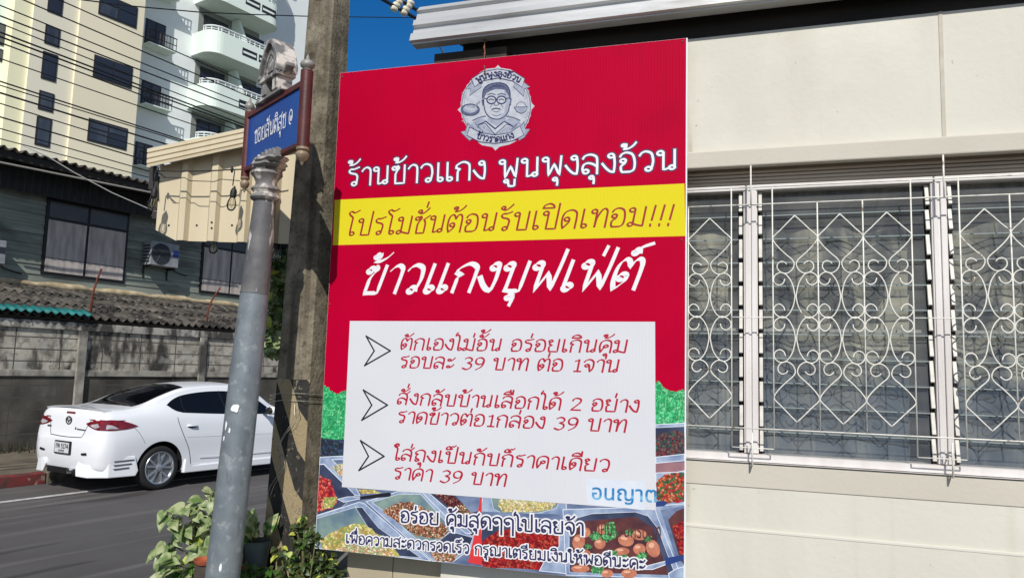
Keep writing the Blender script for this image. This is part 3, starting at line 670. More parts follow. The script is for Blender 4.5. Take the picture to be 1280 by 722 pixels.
for (x, y, rx, ry, a) in ((120, 490, 40, 50, .3), (255, 500, 36, 36, 0), (420, 480, 52, 38, .2), (505, 445, 52, 34, .15), (505, 535, 40, 36, 0), (592, 532, 42, 58, -.4), (395, 550, 48, 26, 0), (150, 565, 48, 28, 0), (270, 410, 34, 32, 0), (165, 430, 30, 32, 0), (310, 590, 60, 30, .2), (440, 690, 50, 30, 0), (130, 660, 60, 24, 0), (300, 690, 40, 26, 0), (210, 590, 40, 26, 0)):
    fd(P_egg, c6, s6, ell(x, y, rx, ry, 14, a)); fd(P_eggh, c6, s6, ell(x-rx*.25, y-ry*.35, rx*.45, ry*.3, 10, a))
for (x, y, r) in ((225, 455, 34), (320, 400, 44), (300, 460, 36), (350, 440, 24), (330, 575, 40), (240, 664, 40), (520, 585, 36), (400, 600, 40), (180, 520, 20), (560, 470, 20), (440, 430, 26)):
    fd(P_cil, c6, s6, ell(x, y, r, r*.8, 9), 2)
fd(P_rim, c6, s6, [(560, 640), (670, 612), (672, 634), (590, 664), (540, 664)])
fd(P_pink, c6, s6, [(604, -10), (815, -14), (815, 70), (604, 90)])
fd(P_rim, c2, s2_, [(846, 596), (1020, 588), (1020, 625), (846, 640)])
fd(P_trayd, c2, s2_, [(846, 612), (1020, 606), (1020, 660), (846, 680)])
fd(P_mixd, c4, s4, [(794, 12), (900, -10), (955, 10), (955, 104), (794, 118)], 1)
fd(P_rim, c4, s4, [(794, 122), (955, 108), (955, 140), (794, 152)])
fd(P_rim, c4, s4, [(794, 200), (900, 196), (955, 190), (955, 360), (794, 370)])
fd(P_mix, c4, s4, [(794, 250), (840, 205), (920, 195), (955, 205), (955, 345), (860, 350), (794, 330)], 1.3)
fd(P_rim, c6, s6, [(600, 262), (815, 250), (815, 700), (780, 730), (620, 330)])
fd(P_tray, c6, s6, [(640, 290), (815, 262), (815, 320), (700, 340), (760, 590), (780, 620), (740, 600)])
fd(P_gravy, c6, s6, [(688, 350), (740, 296), (815, 276), (815, 640), (760, 590)])
fd(P_redc, c6, s6, [(714, 390), (760, 360), (815, 350), (815, 590), (762, 560)], .8)
fd(P_rim, c6, s6, [(690, 690), (740, 660), (815, 650), (830, 760), (700, 740)])
fd(P_blueh, c6, s6, [(668, 592), (815, 574), (815, 606), (672, 640)])
fd(P_blueh, c6, s6, [(606, 232), (670, 232), (682, 248), (660, 264), (606, 268)])
fd(P_ink, c3, s3, [(235, 318), (385, 296), (395, 304), (390, 316), (240, 332)])
fd(P_rim, c3, s3, [(130, 330), (180, 318), (240, 318), (240, 328), (160, 345)])
fb = MB(); fm = []
prints = thing('food_photo', None, None); prints.parent = panel
mbs = MB(); mlist = []
for mt, pts, wv in food:
    if mt not in mlist: mlist.append(mt)
    q = wob(pts, wv) if wv else pts
    _ly[0] -= .000012
    qq = [(min(max(x, bx0+.0005), bx1-.0065), min(max(z, bz0+.0005), bz1-.0005)) for x, z in (B(*p) for p in q)]
    mbs.mi = mlist.index(mt); mbs.poly([(x, _ly[0], z) for x, z in qq])
    if mt in (P_rim, P_trayd, P_traygrn):
        if P_shine not in mlist: mlist.append(P_shine)
        mbs.mi = mlist.index(P_shine)
        for i in range(len(qq)):
            if math.dist(qq[i], qq[(i+1) % len(qq)]) > .02: _ly[0] -= .000002; ribbon(mbs, [qq[i], qq[(i+1) % len(qq)]], lambda a, b: .0028 if mt is P_rim else .0016, _ly[0])
    if mt is P_lett:
        x0, x1 = min(p[0] for p in qq), max(p[0] for p in qq); z0, z1 = min(p[1] for p in qq), max(p[1] for p in qq)
        for ci, cm in enumerate((P_leafl, P_leafd)):
            if cm not in mlist: mlist.append(cm)
            mbs.mi = mlist.index(cm)
            for k in range(11):
                xx = x0+(x1-x0)*random.uniform(.04, .96); zb_ = z0+(z1-z0)*random.uniform(.02, .45); l = (z1-z0)*random.uniform(.15, .42); cur_ = random.uniform(-.012, .012)
                _ly[0] -= .000002; ribbon(mbs, [(min(max(xx+cur_*f*f, x0), x1), zb_+l*f) for f in (0, .3, .6, 1)], lambda a, b: random.uniform(.0010, .0026), _ly[0])
bpy.data.objects.remove(prints)
mbs.build('food_photo', mlist, panel)
_ly[0] = -.0048
face('white_notice', P_white, [(438, 401), (819, 402), (820, 637), (428, 608)], panel)
LY = -.0053
# --- chevrons
mb = MB()
for o, s, pts in (((390, 390), .2355, [(290, 127), (418, 205), (282, 283), (333, 205)]), ((390, 390), .2355, [(275, 412), (403, 492), (267, 572), (320, 492)]), ((390, 540), .252, [(243, 40), (360, 118), (235, 188), (283, 118)])):
    q = [B(*p) for p in cv(o, s, pts)]; q.append(q[0])
    for i in range(4): ribbon(mb, [q[i], q[i+1]], lambda a, b: .0070, LY-.00002*i)
mb.build('arrow_bullets', P_ink, panel)
# --- lines of writing
def line(name, txt, p0, p1, hpx, width, mt, slant=0, contrast=.5, outline=None, nib=R(25), y=LY):
    a, b2 = B(*p0), B(*p1); mid = ((p0[0]+p1[0])/2, (p0[1]+p1[1])/2)
    h = B(mid[0], mid[1]-hpx)[1]-B(*mid)[1]
    st = text_strokes(txt, a, b2, h, slant)
    if outline:
        for k, (ex, om) in enumerate(outline): write(name+'_outline', st, pen(width, contrast, nib), om, y+.0003, panel, ex)
    return write(name, st, pen(width, contrast, nib), mt, y, panel)
line('shop_line', 'ร้านข้าวแกง พูนพุงลุงอ้วน', (434.5, 232.5), (850, 211.8), 23, .0112, P_txtw, 0, .3, [(.0105, P_navy)], R(25), -.0040)
line('promotion_line', 'โปรโมชั่นต้อนรับเปิดเทอม!!!', (432, 294.5), (842, 281), 22, .0098, P_brick, .2, .5, None, R(25), -.0040)
line('headline', 'ข้าวแกงบุฟเฟ่ต์', (449, 366.5), (799, 361), 35, .028, P_txtw, .38, .86, None, R(38), -.0040)
for nm, tx, a, b2 in (('notice_line', 'ตักเองไม่อั้น อร่อยเกินคุ้ม', (500, 436.5), (785, 440.5)), ('notice_line', 'รอบละ 39 บาท ต่อ 1จาน', (499, 459), (775, 465)),
                      ('notice_line', 'สั่งกลับบ้านเลือกได้ 2 อย่าง', (496, 504.5), (800, 515)), ('notice_line', 'ราดข้าวต่อ1กล่อง 39 บาท', (496, 527.5), (784, 539.5)),
                      ('notice_line', 'ใส่ถุงเป็นกับก็ราคาเดียว', (491, 574), (763, 589)), ('notice_line', 'ราคา 39 บาท', (491, 597.5), (634, 607))):
    line(nm, tx, a, b2, 14.6, .0096, P_txtr, .2, .58)
line('closing_line', 'อร่อย คุ้มสุดๆๆไปเลยจ้า', (501, 651.5), (731, 668), 14.5, .0092, P_navy, 0, .3, [(.0125, P_txtw)])
line('closing_line', 'เพื่อความสะดวกรวดเร็ว กรุณาเตรียมเงินให้พอดีนะคะ', (432.5, 677.5), (808, 710.5), 11.2, .0072, P_navy, 0, .3, [(.011, P_txtw)])
# --- patch with stamped letters
def font_text(name, txt, x0, z0, x1, z1, mt, parent, y, rot=0.0, bold=0.0):
    c = bpy.data.curves.new(name, 'FONT'); c.body = txt; c.offset = bold
    o = bpy.data.objects.new('tmp', c); COL.objects.link(o)
    me = bpy.data.meshes.new_from_object(o.evaluated_get(bpy.context.evaluated_depsgraph_get()))
    bpy.data.objects.remove(o); me.name = name
    xs = [v.co.x for v in me.vertices]; ys = [v.co.y for v in me.vertices]
    ax, ay, bx, by = min(xs), min(ys), max(xs), max(ys)
    for v in me.vertices:
        u = (v.co.x-ax)/(bx-ax); q = (v.co.y-ay)/(by-ay)
        v.co = Vector((x0+(x1-x0)*u, y-.00001*0, z0+(z1-z0)*q+rot*u))
    me.materials.clear(); me.materials.append(mt)
    r = bpy.data.objects.new(name, me); COL.objects.link(r); r.parent = parent; return r
face('pasted_patch', print_mat('print_patch', (214, 217, 222), (200, 208, 220), 9, False), [(732, 597), (806, 601), (806, 637), (735, 629)], panel, step=.0001)
P_stamp = mat('print_stamp_blue', srgb(30, 120, 178), .4, col2=srgb(120, 186, 218), scale=14, stretch=(.3, 1, 2), contrast=(.45, .62))
a = B(740, 628); b2 = B(822, 634); zt = B(741, 608)[1]
font_text('stamped_word', 'อนญาต', a[0], a[1], b2[0]-.004, zt, P_stamp, panel, LY-.0002, b2[1]-a[1]+.006, .012)
a = B(740, 667); b2 = B(826, 676); zt = B(740, 650)[1]
font_text('faint_stamp', 'เทศบาลนครนนท', a[0], a[1], b2[0], zt, P_gravy, panel, LY+.0004, b2[1]-a[1]+.006, 0)
# --- round emblem with the cook
LG = (540, 70); LS = .18
def lg(pts): return cv(LG, LS, pts)
em_y = [-.0034]
emb = []
emat = []
embm = MB()
def ef(mt, pts):
    if mt not in emat: emat.append(mt)
    em_y[0] -= .000012; embm.mi = emat.index(mt); embm.poly([(x, em_y[0], z) for x, z in (B(*p) for p in lg(pts))])
def es(mt, pts, wpx, closed=False, sm=True):
    if mt not in emat: emat.append(mt)
    em_y[0] -= .000012; embm.mi = emat.index(mt)
    q = smooth_stroke(list(pts)+([pts[0]] if closed else []), 4) if sm else list(pts)+([pts[0]] if closed else [])
    ribbon(embm, [B(*p) for p in lg(q)], lambda a, b: wpx*.00080, em_y[0])
def frill(cx, cy, rx, ry, n, amp):
    return [(cx+(rx+amp*(k % 2))*math.cos(2*math.pi*k/n), cy+(ry+amp*(k % 2))*math.sin(2*math.pi*k/n)) for k in range(n)]
top = [(330+i*12, 130-44*math.sin(math.pi*i/20)+((i % 2)*7)) for i in range(21)]
ef(P_logo, frill(447, 352, 244, 252, 72, 4))
ef(P_logo, [(180, 376), (205, 350), (205, 400)]); ef(P_logo, [(714, 350), (690, 325), (690, 378)])
ef(P_logo, [(330, 120), (380, 92), (440, 86), (460, 66), (480, 86), (545, 96), (590, 122)])
ef(P_logo, [(320, 600), (590, 590), (540, 616), (470, 632), (442, 658), (420, 634), (350, 622)])
es(P_logo3, ell(447, 352, 238, 246, 48), 5, True); es(P_logo2, ell(447, 352, 222, 232, 48), 4, True)
for sx in (225, 660):      # laurel sprigs
    for k in range(7):
        yy = 250+k*14 if k < 4 else 400+(k-4)*22
        es(P_logo2, [(sx-14, yy+10), (sx, yy), (sx+14, yy-8)], 5)
ef(P_logo2, [(300, 450), (345, 432), (375, 450), (440, 500), (505, 452), (540, 432), (600, 450), (628, 480), (560, 530), (440, 552), (320, 530), (270, 482)])
ef(P_logo, [(322, 478), (375, 455), (440, 506), (504, 455), (566, 490), (520, 492), (440, 552), (370, 482)])
es(P_navy, [(326, 480), (376, 456), (440, 508)], 8, sm=False); es(P_navy, [(562, 490), (504, 456), (440, 508)], 8, sm=False)
es(P_navy, [(326, 480), (372, 470), (440, 548)], 5, sm=False); es(P_navy, [(562, 490), (520, 476), (440, 548)], 5, sm=False)
es(P_logo3, [(285, 450), (330, 430), (372, 420)], 7); es(P_logo3, [(520, 420), (570, 432), (612, 450)], 7)
for k in range(5): es(P_logo3, [(300+k*12, 462+k*14), (320+k*10, 500+k*6)], 3); es(P_logo3, [(600-k*12, 462+k*12), (575-k*8, 502+k*4)], 3)
ef(P_logo2, [(385, 395), (520, 392), (512, 450), (450, 486), (388, 452)])
ef(P_logo3, [(345, 310), (356, 298), (364, 345), (352, 350)]); ef(P_logo3, [(556, 298), (546, 296), (540, 345), (550, 346)])
ef(P_logo, [(362, 262), (362, 330), (372, 388), (402, 424), (450, 440), (498, 426), (530, 388), (541, 330), (541, 250), (500, 225), (400, 228)])
ef(P_logo2, [(500, 240), (541, 250), (541, 330), (530, 388), (498, 426), (470, 436), (505, 390), (516, 330)])
ef(P_logo3, [(352, 296), (358, 240), (385, 208), (430, 192), (480, 190), (520, 206), (542, 246), (545, 302), (528, 268), (506, 238), (450, 232), (410, 244), (380, 262), (366, 290)])
es(P_navy, [(352, 296), (358, 240), (385, 208), (430, 192), (480, 190), (520, 206), (542, 246), (545, 302)], 6)
es(P_navy, [(380, 240), (430, 214), (490, 214)], 5); es(P_navy, [(400, 226), (450, 204), (510, 220)], 4)
es(P_navy, [(362, 300), (362, 340), (374, 392), (404, 428), (450, 442), (498, 428), (530, 390), (541, 340)], 6)
for cx in (414, 484): es(P_navy, ell(cx, 308, 31, 26, 16), 8, True); es(P_navy, [(cx-16, 308), (cx, 302), (cx+16, 309)], 6); es(P_logo3, [(cx-26, 272), (cx, 264), (cx+26, 272)], 7)
es(P_navy, [(442, 304), (456, 303)], 7); es(P_navy, [(366, 296), (384, 302)], 6); es(P_navy, [(514, 300), (540, 294)], 6)
es(P_logo3, [(444, 312), (434, 340), (448, 346), (464, 340), (456, 314)], 5); es(P_navy, [(418, 374), (446, 366), (476, 372)], 7); es(P_logo3, [(426, 386), (448, 390), (468, 384)], 4)
es(P_logo3, [(418, 340), (406, 360)], 4); es(P_logo3, [(480, 338), (494, 358)], 4); es(P_logo3, [(420, 408), (450, 418), (480, 408)], 4)
# plate of curry and bowl of rice
ef(P_logo3, ell(268, 376, 64, 40, 20)); ef(P_logo2, ell(268, 370, 50, 28, 18)); es(P_navy, ell(268, 376, 64, 40, 20), 4, True)
for k in range(9): ef(P_logo, ell(238+k*8, 366+(k*7 % 18)-6, 7, 6, 7))
es(P_navy, [(290, 362), (332, 320)], 9, sm=False); es(P_logo, [(290, 362), (332, 320)], 4, sm=False)
ef(P_logo, [(584, 358), (596, 334), (620, 322), (646, 334), (658, 356)]); ef(P_logo2, [(574, 358), (666, 356), (652, 388), (622, 402), (590, 388)])
es(P_navy, [(574, 358), (590, 388), (622, 402), (652, 388), (666, 356), (574, 358)], 4, sm=False); es(P_logo3, [(584, 358), (596, 334), (620, 322), (646, 334), (658, 356)], 4)
# ribbons
for tail in ([(272, 196), (238, 226), (272, 232), (262, 278), (346, 216), (330, 176)], [(640, 186), (682, 218), (644, 230), (640, 284), (566, 216), (590, 170)],
             [(250, 470), (236, 520), (202, 530), (262, 590), (306, 560), (290, 500)], [(640, 460), (650, 510), (682, 510), (644, 566), (606, 590), (590, 520)]):
    ef(P_logo2, tail); es(P_logo3, tail, 4, True, sm=False)
tb = [(275, 162), (350, 114), (460, 94), (570, 112), (646, 160), (628, 222), (560, 176), (460, 156), (360, 174), (298, 218)]
bb = [(264, 496), (340, 536), (440, 552), (540, 536), (612, 488), (640, 552), (560, 592), (440, 610), (330, 598), (244, 554)]
for q in (tb, bb): ef(P_logo, q); es(P_navy, q, 5, True, sm=False)
# lettering on the ribbons: set letter strokes along an arc
def arc_text(txt, pts, h, wpx):
    st, adv = lay_text(txt); path = smooth_stroke(pts, 12); L = [0]
    for i in range(1, len(path)): L.append(L[-1]+math.dist(path[i], path[i-1]))
    for s in st:
        out = []
        for x, y in s:
            d = max(0, min(L[-1]*.9999, x/adv*L[-1])); i = max(k for k in range(len(L)) if L[k] <= d)
            i = min(i, len(path)-2); f = (d-L[i])/(L[i+1]-L[i]); tx, ty = path[i+1][0]-path[i][0], path[i+1][1]-path[i][1]; l = math.hypot(tx, ty); tx /= l; ty /= l
            out.append((path[i][0]+tx*l*f+ty*y*h, path[i][1]+ty*l*f-tx*y*h))
        es(P_navy, out, wpx, sm=False)
arc_text('พูนพุงลุงอ้วน', [(318, 190), (380, 160), (460, 146), (540, 158), (612, 192)], 33, 8.0)
arc_text('ข้าวราดแกง', [(312, 574), (380, 592), (440, 600), (510, 590), (578, 568)], 35, 8.0)
embm.build('emblem', emat, panel)
# --- wire the board hangs from
M_wire = mat('rusty_wire', srgb(84, 74, 64), .6, .5, col2=srgb(120, 70, 44), scale=40)
mb = MB(); h1 = FB.hit(606, 92, -.004); h2 = FB.hit(605.5, 36, .02)
pts = [h1+Vector((.002*math.sin(i*2.1), 0, 0))+(h2-h1)*(i/14) for i in range(15)]
mb.tube(pts, .0035, 6)
for i in range(0, 15, 2): mb.ball(pts[i], .0065, 8, 5, (1, .7, 1.4))
mb.tube([h2, h2+Vector((.0, .06, .015))], .004, 6)
mb.build('hanging_wire', M_wire, board, smooth=True)
mb = MB(); 
for k, (px, py) in enumerate(((428, 96), (853, 52), (398, 684), (852, 300), (412, 380))):
    h = FB.hit(px, py, -.0034); mb.ball((h.x, -.0036, h.z), .005, 8, 4, (1, .5, 1))
mb.build('nail_heads', M_wire, board, smooth=True)
# low panel behind the foot of the board, left of the house wall
M_lowp = mat('beige_board', srgb(176, 166, 142), .7, col2=srgb(164, 154, 130), scale=3, bump=.1)
lp = thing('low_panel', 'beige sheet panel under the bottom edge of the menu board', 'panel', FW)
xa = hz(431, 700, -.004).x; xb = hz(604, 715, -.01).x; xm = hz(488, 710, -.004).x; zt_ = hz(500, 690, 0).z+.12
mb = MB(); mb.box((xa, .02, -.2), (xm-.002, .05, zt_)); mb.box((xm+.002, .02, -.2), (X0-.003, .05, zt_)); mb.build('sheet', M_lowp, lp, bevel=.002)
# ------------------------------------------------------------------ utility pole
def at_depth(px, py, Y): return F0.hit(px, py, Y)
m, t, b = base_mat('old_concrete_pole'); M_pole = m
b.inputs['Roughness'].default_value = .9; b.inputs['Specular IOR Level'].default_value = .2
tc = N(t, 'ShaderNodeTexCoord'); obj_co = tc.outputs['Object']
n1 = N(t, 'ShaderNodeTexNoise', i_Scale=9, i_Detail=8, i_Roughness=.65); t.links.new(obj_co, n1.inputs['Vector'])
cr = N(t, 'ShaderNodeValToRGB'); e = cr.color_ramp.elements; e[0].position = .3; e[0].color = rgba(srgb(76, 70, 58)); e[1].position = .68; e[1].color = rgba(srgb(146, 137, 118))
t.links.new(n1.outputs[0], cr.inputs[0])
mp = N(t, 'ShaderNodeMapping'); mp.inputs['Scale'].default_value = (14, 14, .6); t.links.new(obj_co, mp.inputs[0])
n2 = N(t, 'ShaderNodeTexNoise', i_Scale=1.4, i_Detail=5); t.links.new(mp.outputs[0], n2.inputs['Vector'])
mr = N(t, 'ShaderNodeMapRange'); mr.inputs[1].default_value = .5; mr.inputs[2].default_value = .72; mr.inputs[4].default_value = .75; t.links.new(n2.outputs[0], mr.inputs[0])
mx0 = N(t, 'ShaderNodeMix', data_type='RGBA'); mx0.inputs[7].default_value = rgba(srgb(52, 45, 36)); nf = N(t, 'ShaderNodeTexNoise', i_Scale=34, i_Detail=9, i_Roughness=.75); t.links.new(obj_co, nf.inputs['Vector']); mr0 = N(t, 'ShaderNodeMapRange'); mr0.inputs[1].default_value = .52; mr0.inputs[2].default_value = .66; mr0.inputs[4].default_value = .8; t.links.new(nf.outputs[0], mr0.inputs[0]); t.links.new(mr0.outputs[0], mx0.inputs[0]); t.links.new(cr.outputs[0], mx0.inputs[6])
mx = N(t, 'ShaderNodeMix', data_type='RGBA'); mx.inputs[7].default_value = rgba(srgb(62, 52, 41)); t.links.new(mr.outputs[0], mx.inputs[0]); t.links.new(mx0.outputs[2], mx.inputs[6])
# worn warning bands on the street-side face
sx = N(t, 'ShaderNodeSeparateXYZ'); t.links.new(obj_co, sx.inputs[0])
def MA(op, a, b2, c=None):
    n = N(t, 'ShaderNodeMath', operation=op)
    for i, v in enumerate((a, b2, c)):
        if v is None: continue
        if isinstance(v, (int, float)): n.inputs[i].default_value = v
        else: t.links.new(v, n.inputs[i])
    return n.outputs[0]
POLE_LOW = 0.0
s1 = MA('MULTIPLY_ADD', sx.outputs[0], 1.95, sx.outputs[2]); fr = MA('FRACT', MA('DIVIDE', MA('ADD', s1, .074+3.7), .37), 0)
band = MA('LESS_THAN', fr, .5)
nw = N(t, 'ShaderNodeTexNoise', i_Scale=26, i_Detail=7, i_Roughness=.7); t.links.new(obj_co, nw.inputs['Vector'])
keep = MA('LESS_THAN', nw.outputs[0], .60); low = MA('LESS_THAN', sx.outputs[2], 1.74)
geo = N(t, 'ShaderNodeNewGeometry'); 
nrm = N(t, 'ShaderNodeVectorTransform'); nrm.vector_type = 'NORMAL'; nrm.convert_from = 'WORLD'; nrm.convert_to = 'OBJECT'; t.links.new(geo.outputs['True Normal'], nrm.inputs[0])
sn = N(t, 'ShaderNodeSeparateXYZ'); t.links.new(nrm.outputs[0], sn.inputs[0]); left = MA('LESS_THAN', sn.outputs[1], -.5)
msk = MA('MULTIPLY', MA('MULTIPLY', low, left), keep)
mx2 = N(t, 'ShaderNodeMix', data_type='RGBA'); mx2.inputs[6].default_value = rgba(srgb(158, 142, 110)); mx2.inputs[7].default_value = rgba(srgb(34, 36, 38)); t.links.new(band, mx2.inputs[0])
mx3 = N(t, 'ShaderNodeMix', data_type='RGBA'); t.links.new(MA('MULTIPLY', msk, .88), mx3.inputs[0]); t.links.new(mx.outputs[2], mx3.inputs[6]); t.links.new(mx2.outputs[2], mx3.inputs[7])
t.links.new(mx3.outputs[2], b.inputs['Base Color'])
n3 = N(t, 'ShaderNodeTexNoise', i_Scale=60, i_Detail=6); t.links.new(obj_co, n3.inputs['Vector'])
vo = N(t, 'ShaderNodeTexVoronoi', i_Scale=38); t.links.new(obj_co, vo.inputs['Vector'])
pit_ = MA('MULTIPLY_ADD', MA('MINIMUM', vo.outputs['Distance'], .22), 2.2, n3.outputs[0])
bp = N(t, 'ShaderNodeBump', i_Strength=.7, i_Distance=.006); t.links.new(pit_, bp.inputs['Height']); t.links.new(bp.outputs[0], b.inputs['Normal'])
PD = 3.86
pb, pt = at_depth(370.5, 650, PD), at_depth(412, 0, PD)
dz = pt.z-pb.z; slope = Vector(((pt.x-pb.x)/dz, 0, 1))
pole = thing('utility_pole', 'tall weathered concrete pole with black and yellow warning stripes beside the menu board', 'utility pole', None, (pb.x-slope.x*pb.z, PD, 0), R(-29))
mb = MB(); prev = None; vs = []; fs = []
sl_l = Matrix.Rotation(R(29), 3, 'Z') @ slope
zs = [0, .5, 1, 1.5, 2, 2.5, 3, 3.5, 4, 5, 6.5, 8]
for i, z in enumerate(zs):
    side = .236+(.176-.236)*(z-pb.z)/dz if z < 4.5 else .17; h = side/2; c0 = .028
    ox, oy = sl_l.x*z, sl_l.y*z
    for x, y in ((-h+c0, -h), (h-c0, -h), (h, -h+c0), (h, h-c0), (h-c0, h), (-h+c0, h), (-h, h-c0), (-h, -h+c0)): vs.append((ox+x, oy+y, z))
for i in range(len(zs)-1):
    for k in range(8): fs.append((i*8+k, i*8+(k+1) % 8, i*8+8+(k+1) % 8, i*8+8+k))
fs.append(tuple(range((len(zs)-1)*8, len(zs)*8))); mb.add(vs, fs)
shaft = mb.build('shaft', M_pole, pole, bevel=.006)
mb = MB()
def pole_pt(z, x, y): return Vector((sl_l.x*z+x, sl_l.y*z+y, z))
for z in (1.62, 1.655):
    h = .115
    mb.tube([pole_pt(z+.02*math.sin(k), *p) for k, p in enumerate(((-h-.004, -h), (-.03, -h-.006), (h+.003, -h-.003), (h+.004, h), (-h, h+.004), (-h-.004, -h)))], .0016, 5)
pts = [pole_pt(1.62-.05*k, .06+.03*math.sin(k*1.3)-.012*k, -.125-.012*abs(math.sin(k*2))) for k in range(10)]
mb.tube(pts, .0015, 5); mb.tube([p+Vector((.02+.01*math.sin(i), -.004, .01)) for i, p in enumerate(pts)], .0015, 5)
mb.build('tie_wire', mat('pale_wire', srgb(176, 170, 156), .5, .3), pole)

# ------------------------------------------------------------------ street name sign on its post
M_galv = mat('galvanised_pipe', srgb(128, 136, 140), .5, .25, col2=srgb(112, 121, 126), scale=14, bump=.08, bscale=80)
overlay(M_galv, srgb(168, 174, 176), 26, .58, .66, .45); overlay(M_galv, srgb(92, 98, 100), 30, .62, .68, .5, stretch=(1, 1, .3)); overlay(M_galv, srgb(110, 92, 74), 14, .68, .74, .6, stretch=(1, 1, .4))
M_pipe = mat('peeling_grey_paint', srgb(86, 86, 88), .6, .05, col2=srgb(108, 106, 106), scale=12, bump=.15, bscale=40)  # peeling paint, darkened to stand in for a shadow on the upper post
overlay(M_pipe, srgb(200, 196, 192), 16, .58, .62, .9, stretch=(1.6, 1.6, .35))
M_cast = mat('grey_painted_casting', srgb(128, 126, 124), .6, col2=srgb(104, 102, 100), scale=16, bump=.2, bscale=50)
overlay(M_cast, srgb(206, 198, 188), 14, .52, .60, .9)
M_maroon = mat('maroon_frame_paint', srgb(92, 40, 34), .45, col2=srgb(72, 30, 28), scale=9, bump=.08)
M_blue = mat('blue_enamel', srgb(14, 74, 150), .35, col2=srgb(14, 62, 138), scale=3)
M_final = mat('finial_grey', srgb(126, 122, 116), .5, .15, col2=srgb(150, 146, 140), scale=30)
M_finalb = mat('finial_tan', srgb(158, 140, 116), .5, .1, col2=srgb(128, 110, 90), scale=30)
M_splash = mat('white_paint_splash', srgb(228, 230, 232), .5)
GD = 3.34
g0, g1 = at_depth(280.5, 700, GD), at_depth(333.5, 232, GD)
gdir = (g1-g0)/(g1.z-g0.z)
sign = thing('street_sign', 'blue street name plate in a maroon frame on a leaning grey post', 'street sign', None, (g0.x-gdir.x*g0.z, GD, 0))
def gp(z): return Vector((gdir.x*z, 0, z))
zj = at_depth(321, 366, GD).z; zc0 = at_depth(334, 249, GD).z
mpx = GD/950
mb = MB(); zs = [(0, 43), (at_depth(281, 690, GD).z, 41), (at_depth(293, 600, GD).z, 40), (at_depth(312, 450, GD).z, 38), (zj, 35.5)]
mb.tube([gp(z) for z, d in zs], [d*mpx/2*.98 for z, d in zs], 28); low = mb.build('post', M_galv, sign, smooth=True, angle=40)
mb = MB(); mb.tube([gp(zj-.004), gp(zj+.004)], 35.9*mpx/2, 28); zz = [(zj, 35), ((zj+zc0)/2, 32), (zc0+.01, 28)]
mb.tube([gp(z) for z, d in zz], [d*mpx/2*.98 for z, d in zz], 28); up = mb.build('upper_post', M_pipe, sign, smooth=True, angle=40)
def splash(px, py, rx, rz, seed):
    mb = MB(); random.seed(seed); p = at_depth(px, py, GD); r0 = 20.2*mpx; pts = []
    c = gp(p.z); ang0 = math.asin(max(-.9, min(.9, (p.x-sign.location.x-c.x)/r0)))
    for k in range(12):
        a = 2*math.pi*k/12; q = random.uniform(.7, 1.1); dx = rx*q*math.cos(a); dzz = rz*q*math.sin(a); an = ang0+dx/r0
        for f in (.5, 1):
            an = ang0+dx*f/r0; pts.append(gp(p.z+dzz*f)+Vector((math.sin(an)*r0, -math.cos(an)*r0, 0)))
    pts.append(gp(p.z)+Vector((math.sin(ang0)*r0, -math.cos(ang0)*r0, 0)))
    mb.add(pts, [(24, 2*k, (2*k+2) % 24) for k in range(12)]+[(2*k, 2*k+1, (2*k+3) % 24, (2*k+2) % 24) for k in range(12)])
    mb.build('paint_splash', M_splash, low)
splash(301, 509, .020, .020, 1); splash(289, 530, .006, .022, 2); splash(294, 536, .006, .012, 3); splash(286, 546, .006, .010, 5); splash(283.5, 703, .006, .020, 4)
random.seed(21)
# carved capital
zt = at_depth(340, 188, GD).z
prof = [(.048, zc0-.012), (.060, zc0-.006), (.066, zc0+.004), (.060, zc0+.016), (.053, zc0+.022), (.056, zc0+.032), (.064, zc0+.040), (.060, zc0+.050), (.047, zc0+.058), (.046, zc0+.075), (.056, zc0+.095), (.070, zc0+.110), (.066, zc0+.122)]
mb = MB(); mb.lathe(prof, 24, Matrix.Translation((gdir.x*zc0, 0, 0)))
mb.build('collar', M_cast, sign, smooth=True, angle=50)
# name plate: local frame along the panel
PA = R(-40.5); pu = Vector((-math.sin(PA), -math.cos(PA), 0))      # toward the near end
pn = Vector((-math.cos(PA)*-1, -math.sin(PA)*1, 0))
pn = Vector((pu.y, -pu.x, 0))                                        # face seen from the viewer's left
if pn.y > 0: pn = -pn
PM = Matrix((( pu.x, -pn.x, 0, 0), (pu.y, -pn.y, 0, 0), (0, 0, 1, 0), (0, 0, 0, 1)))   # local x along, -y = face
pc = gp(zt); 
class PF: pass
fp = Frame((0, 0, 0), 0); fp.M = Matrix.Translation(Vector(sign.location)+Vector((pc.x, 0, 0))) @ PM; fp.I = fp.M.inverted()
a1 = fp.hit(313.5, 140, 0); a2 = fp.hit(306.5, 213, 0); a3 = fp.hit(388, 92, 0); a4 = fp.hit(374, 190, 0)
xf, xn = fp.hit(309.5, 175, 0).x, fp.hit(381, 140, 0).x
zb = (fp.hit(312, 207, 0).z+fp.hit(369, 182, 0).z)/2; ztp = (fp.hit(317, 146, 0).z+fp.hit(374, 113, 0).z)/2
plate = thing('name_plate', None, None, None, fp.M.translation-sign.location, 0); plate.parent = sign
plate.rotation_euler = PM.to_euler(); 
bpy.data.objects.remove(plate)
def pbuild(mb, name, mt, parent=sign, **kw):
    mb.v = [tuple(Matrix.Translation((pc.x, 0, 0)) @ PM @ Vector(v)) for v in mb.v]; return mb.build(name, mt, parent, **kw)
mb = MB(); mb.box((xf+.008, -.006, zb), (xn-.008, .006, ztp)); pl_ = pbuild(mb, 'name_plate', M_blue)
for za_, zb_ in ((zb-.022, zb-.001), (ztp+.001, ztp+.028)):
    mb = MB(); mb.box((xf, -.014, za_), (xn, .014, zb_)); pbuild(mb, 'frame_rail', M_maroon, bevel=.003)
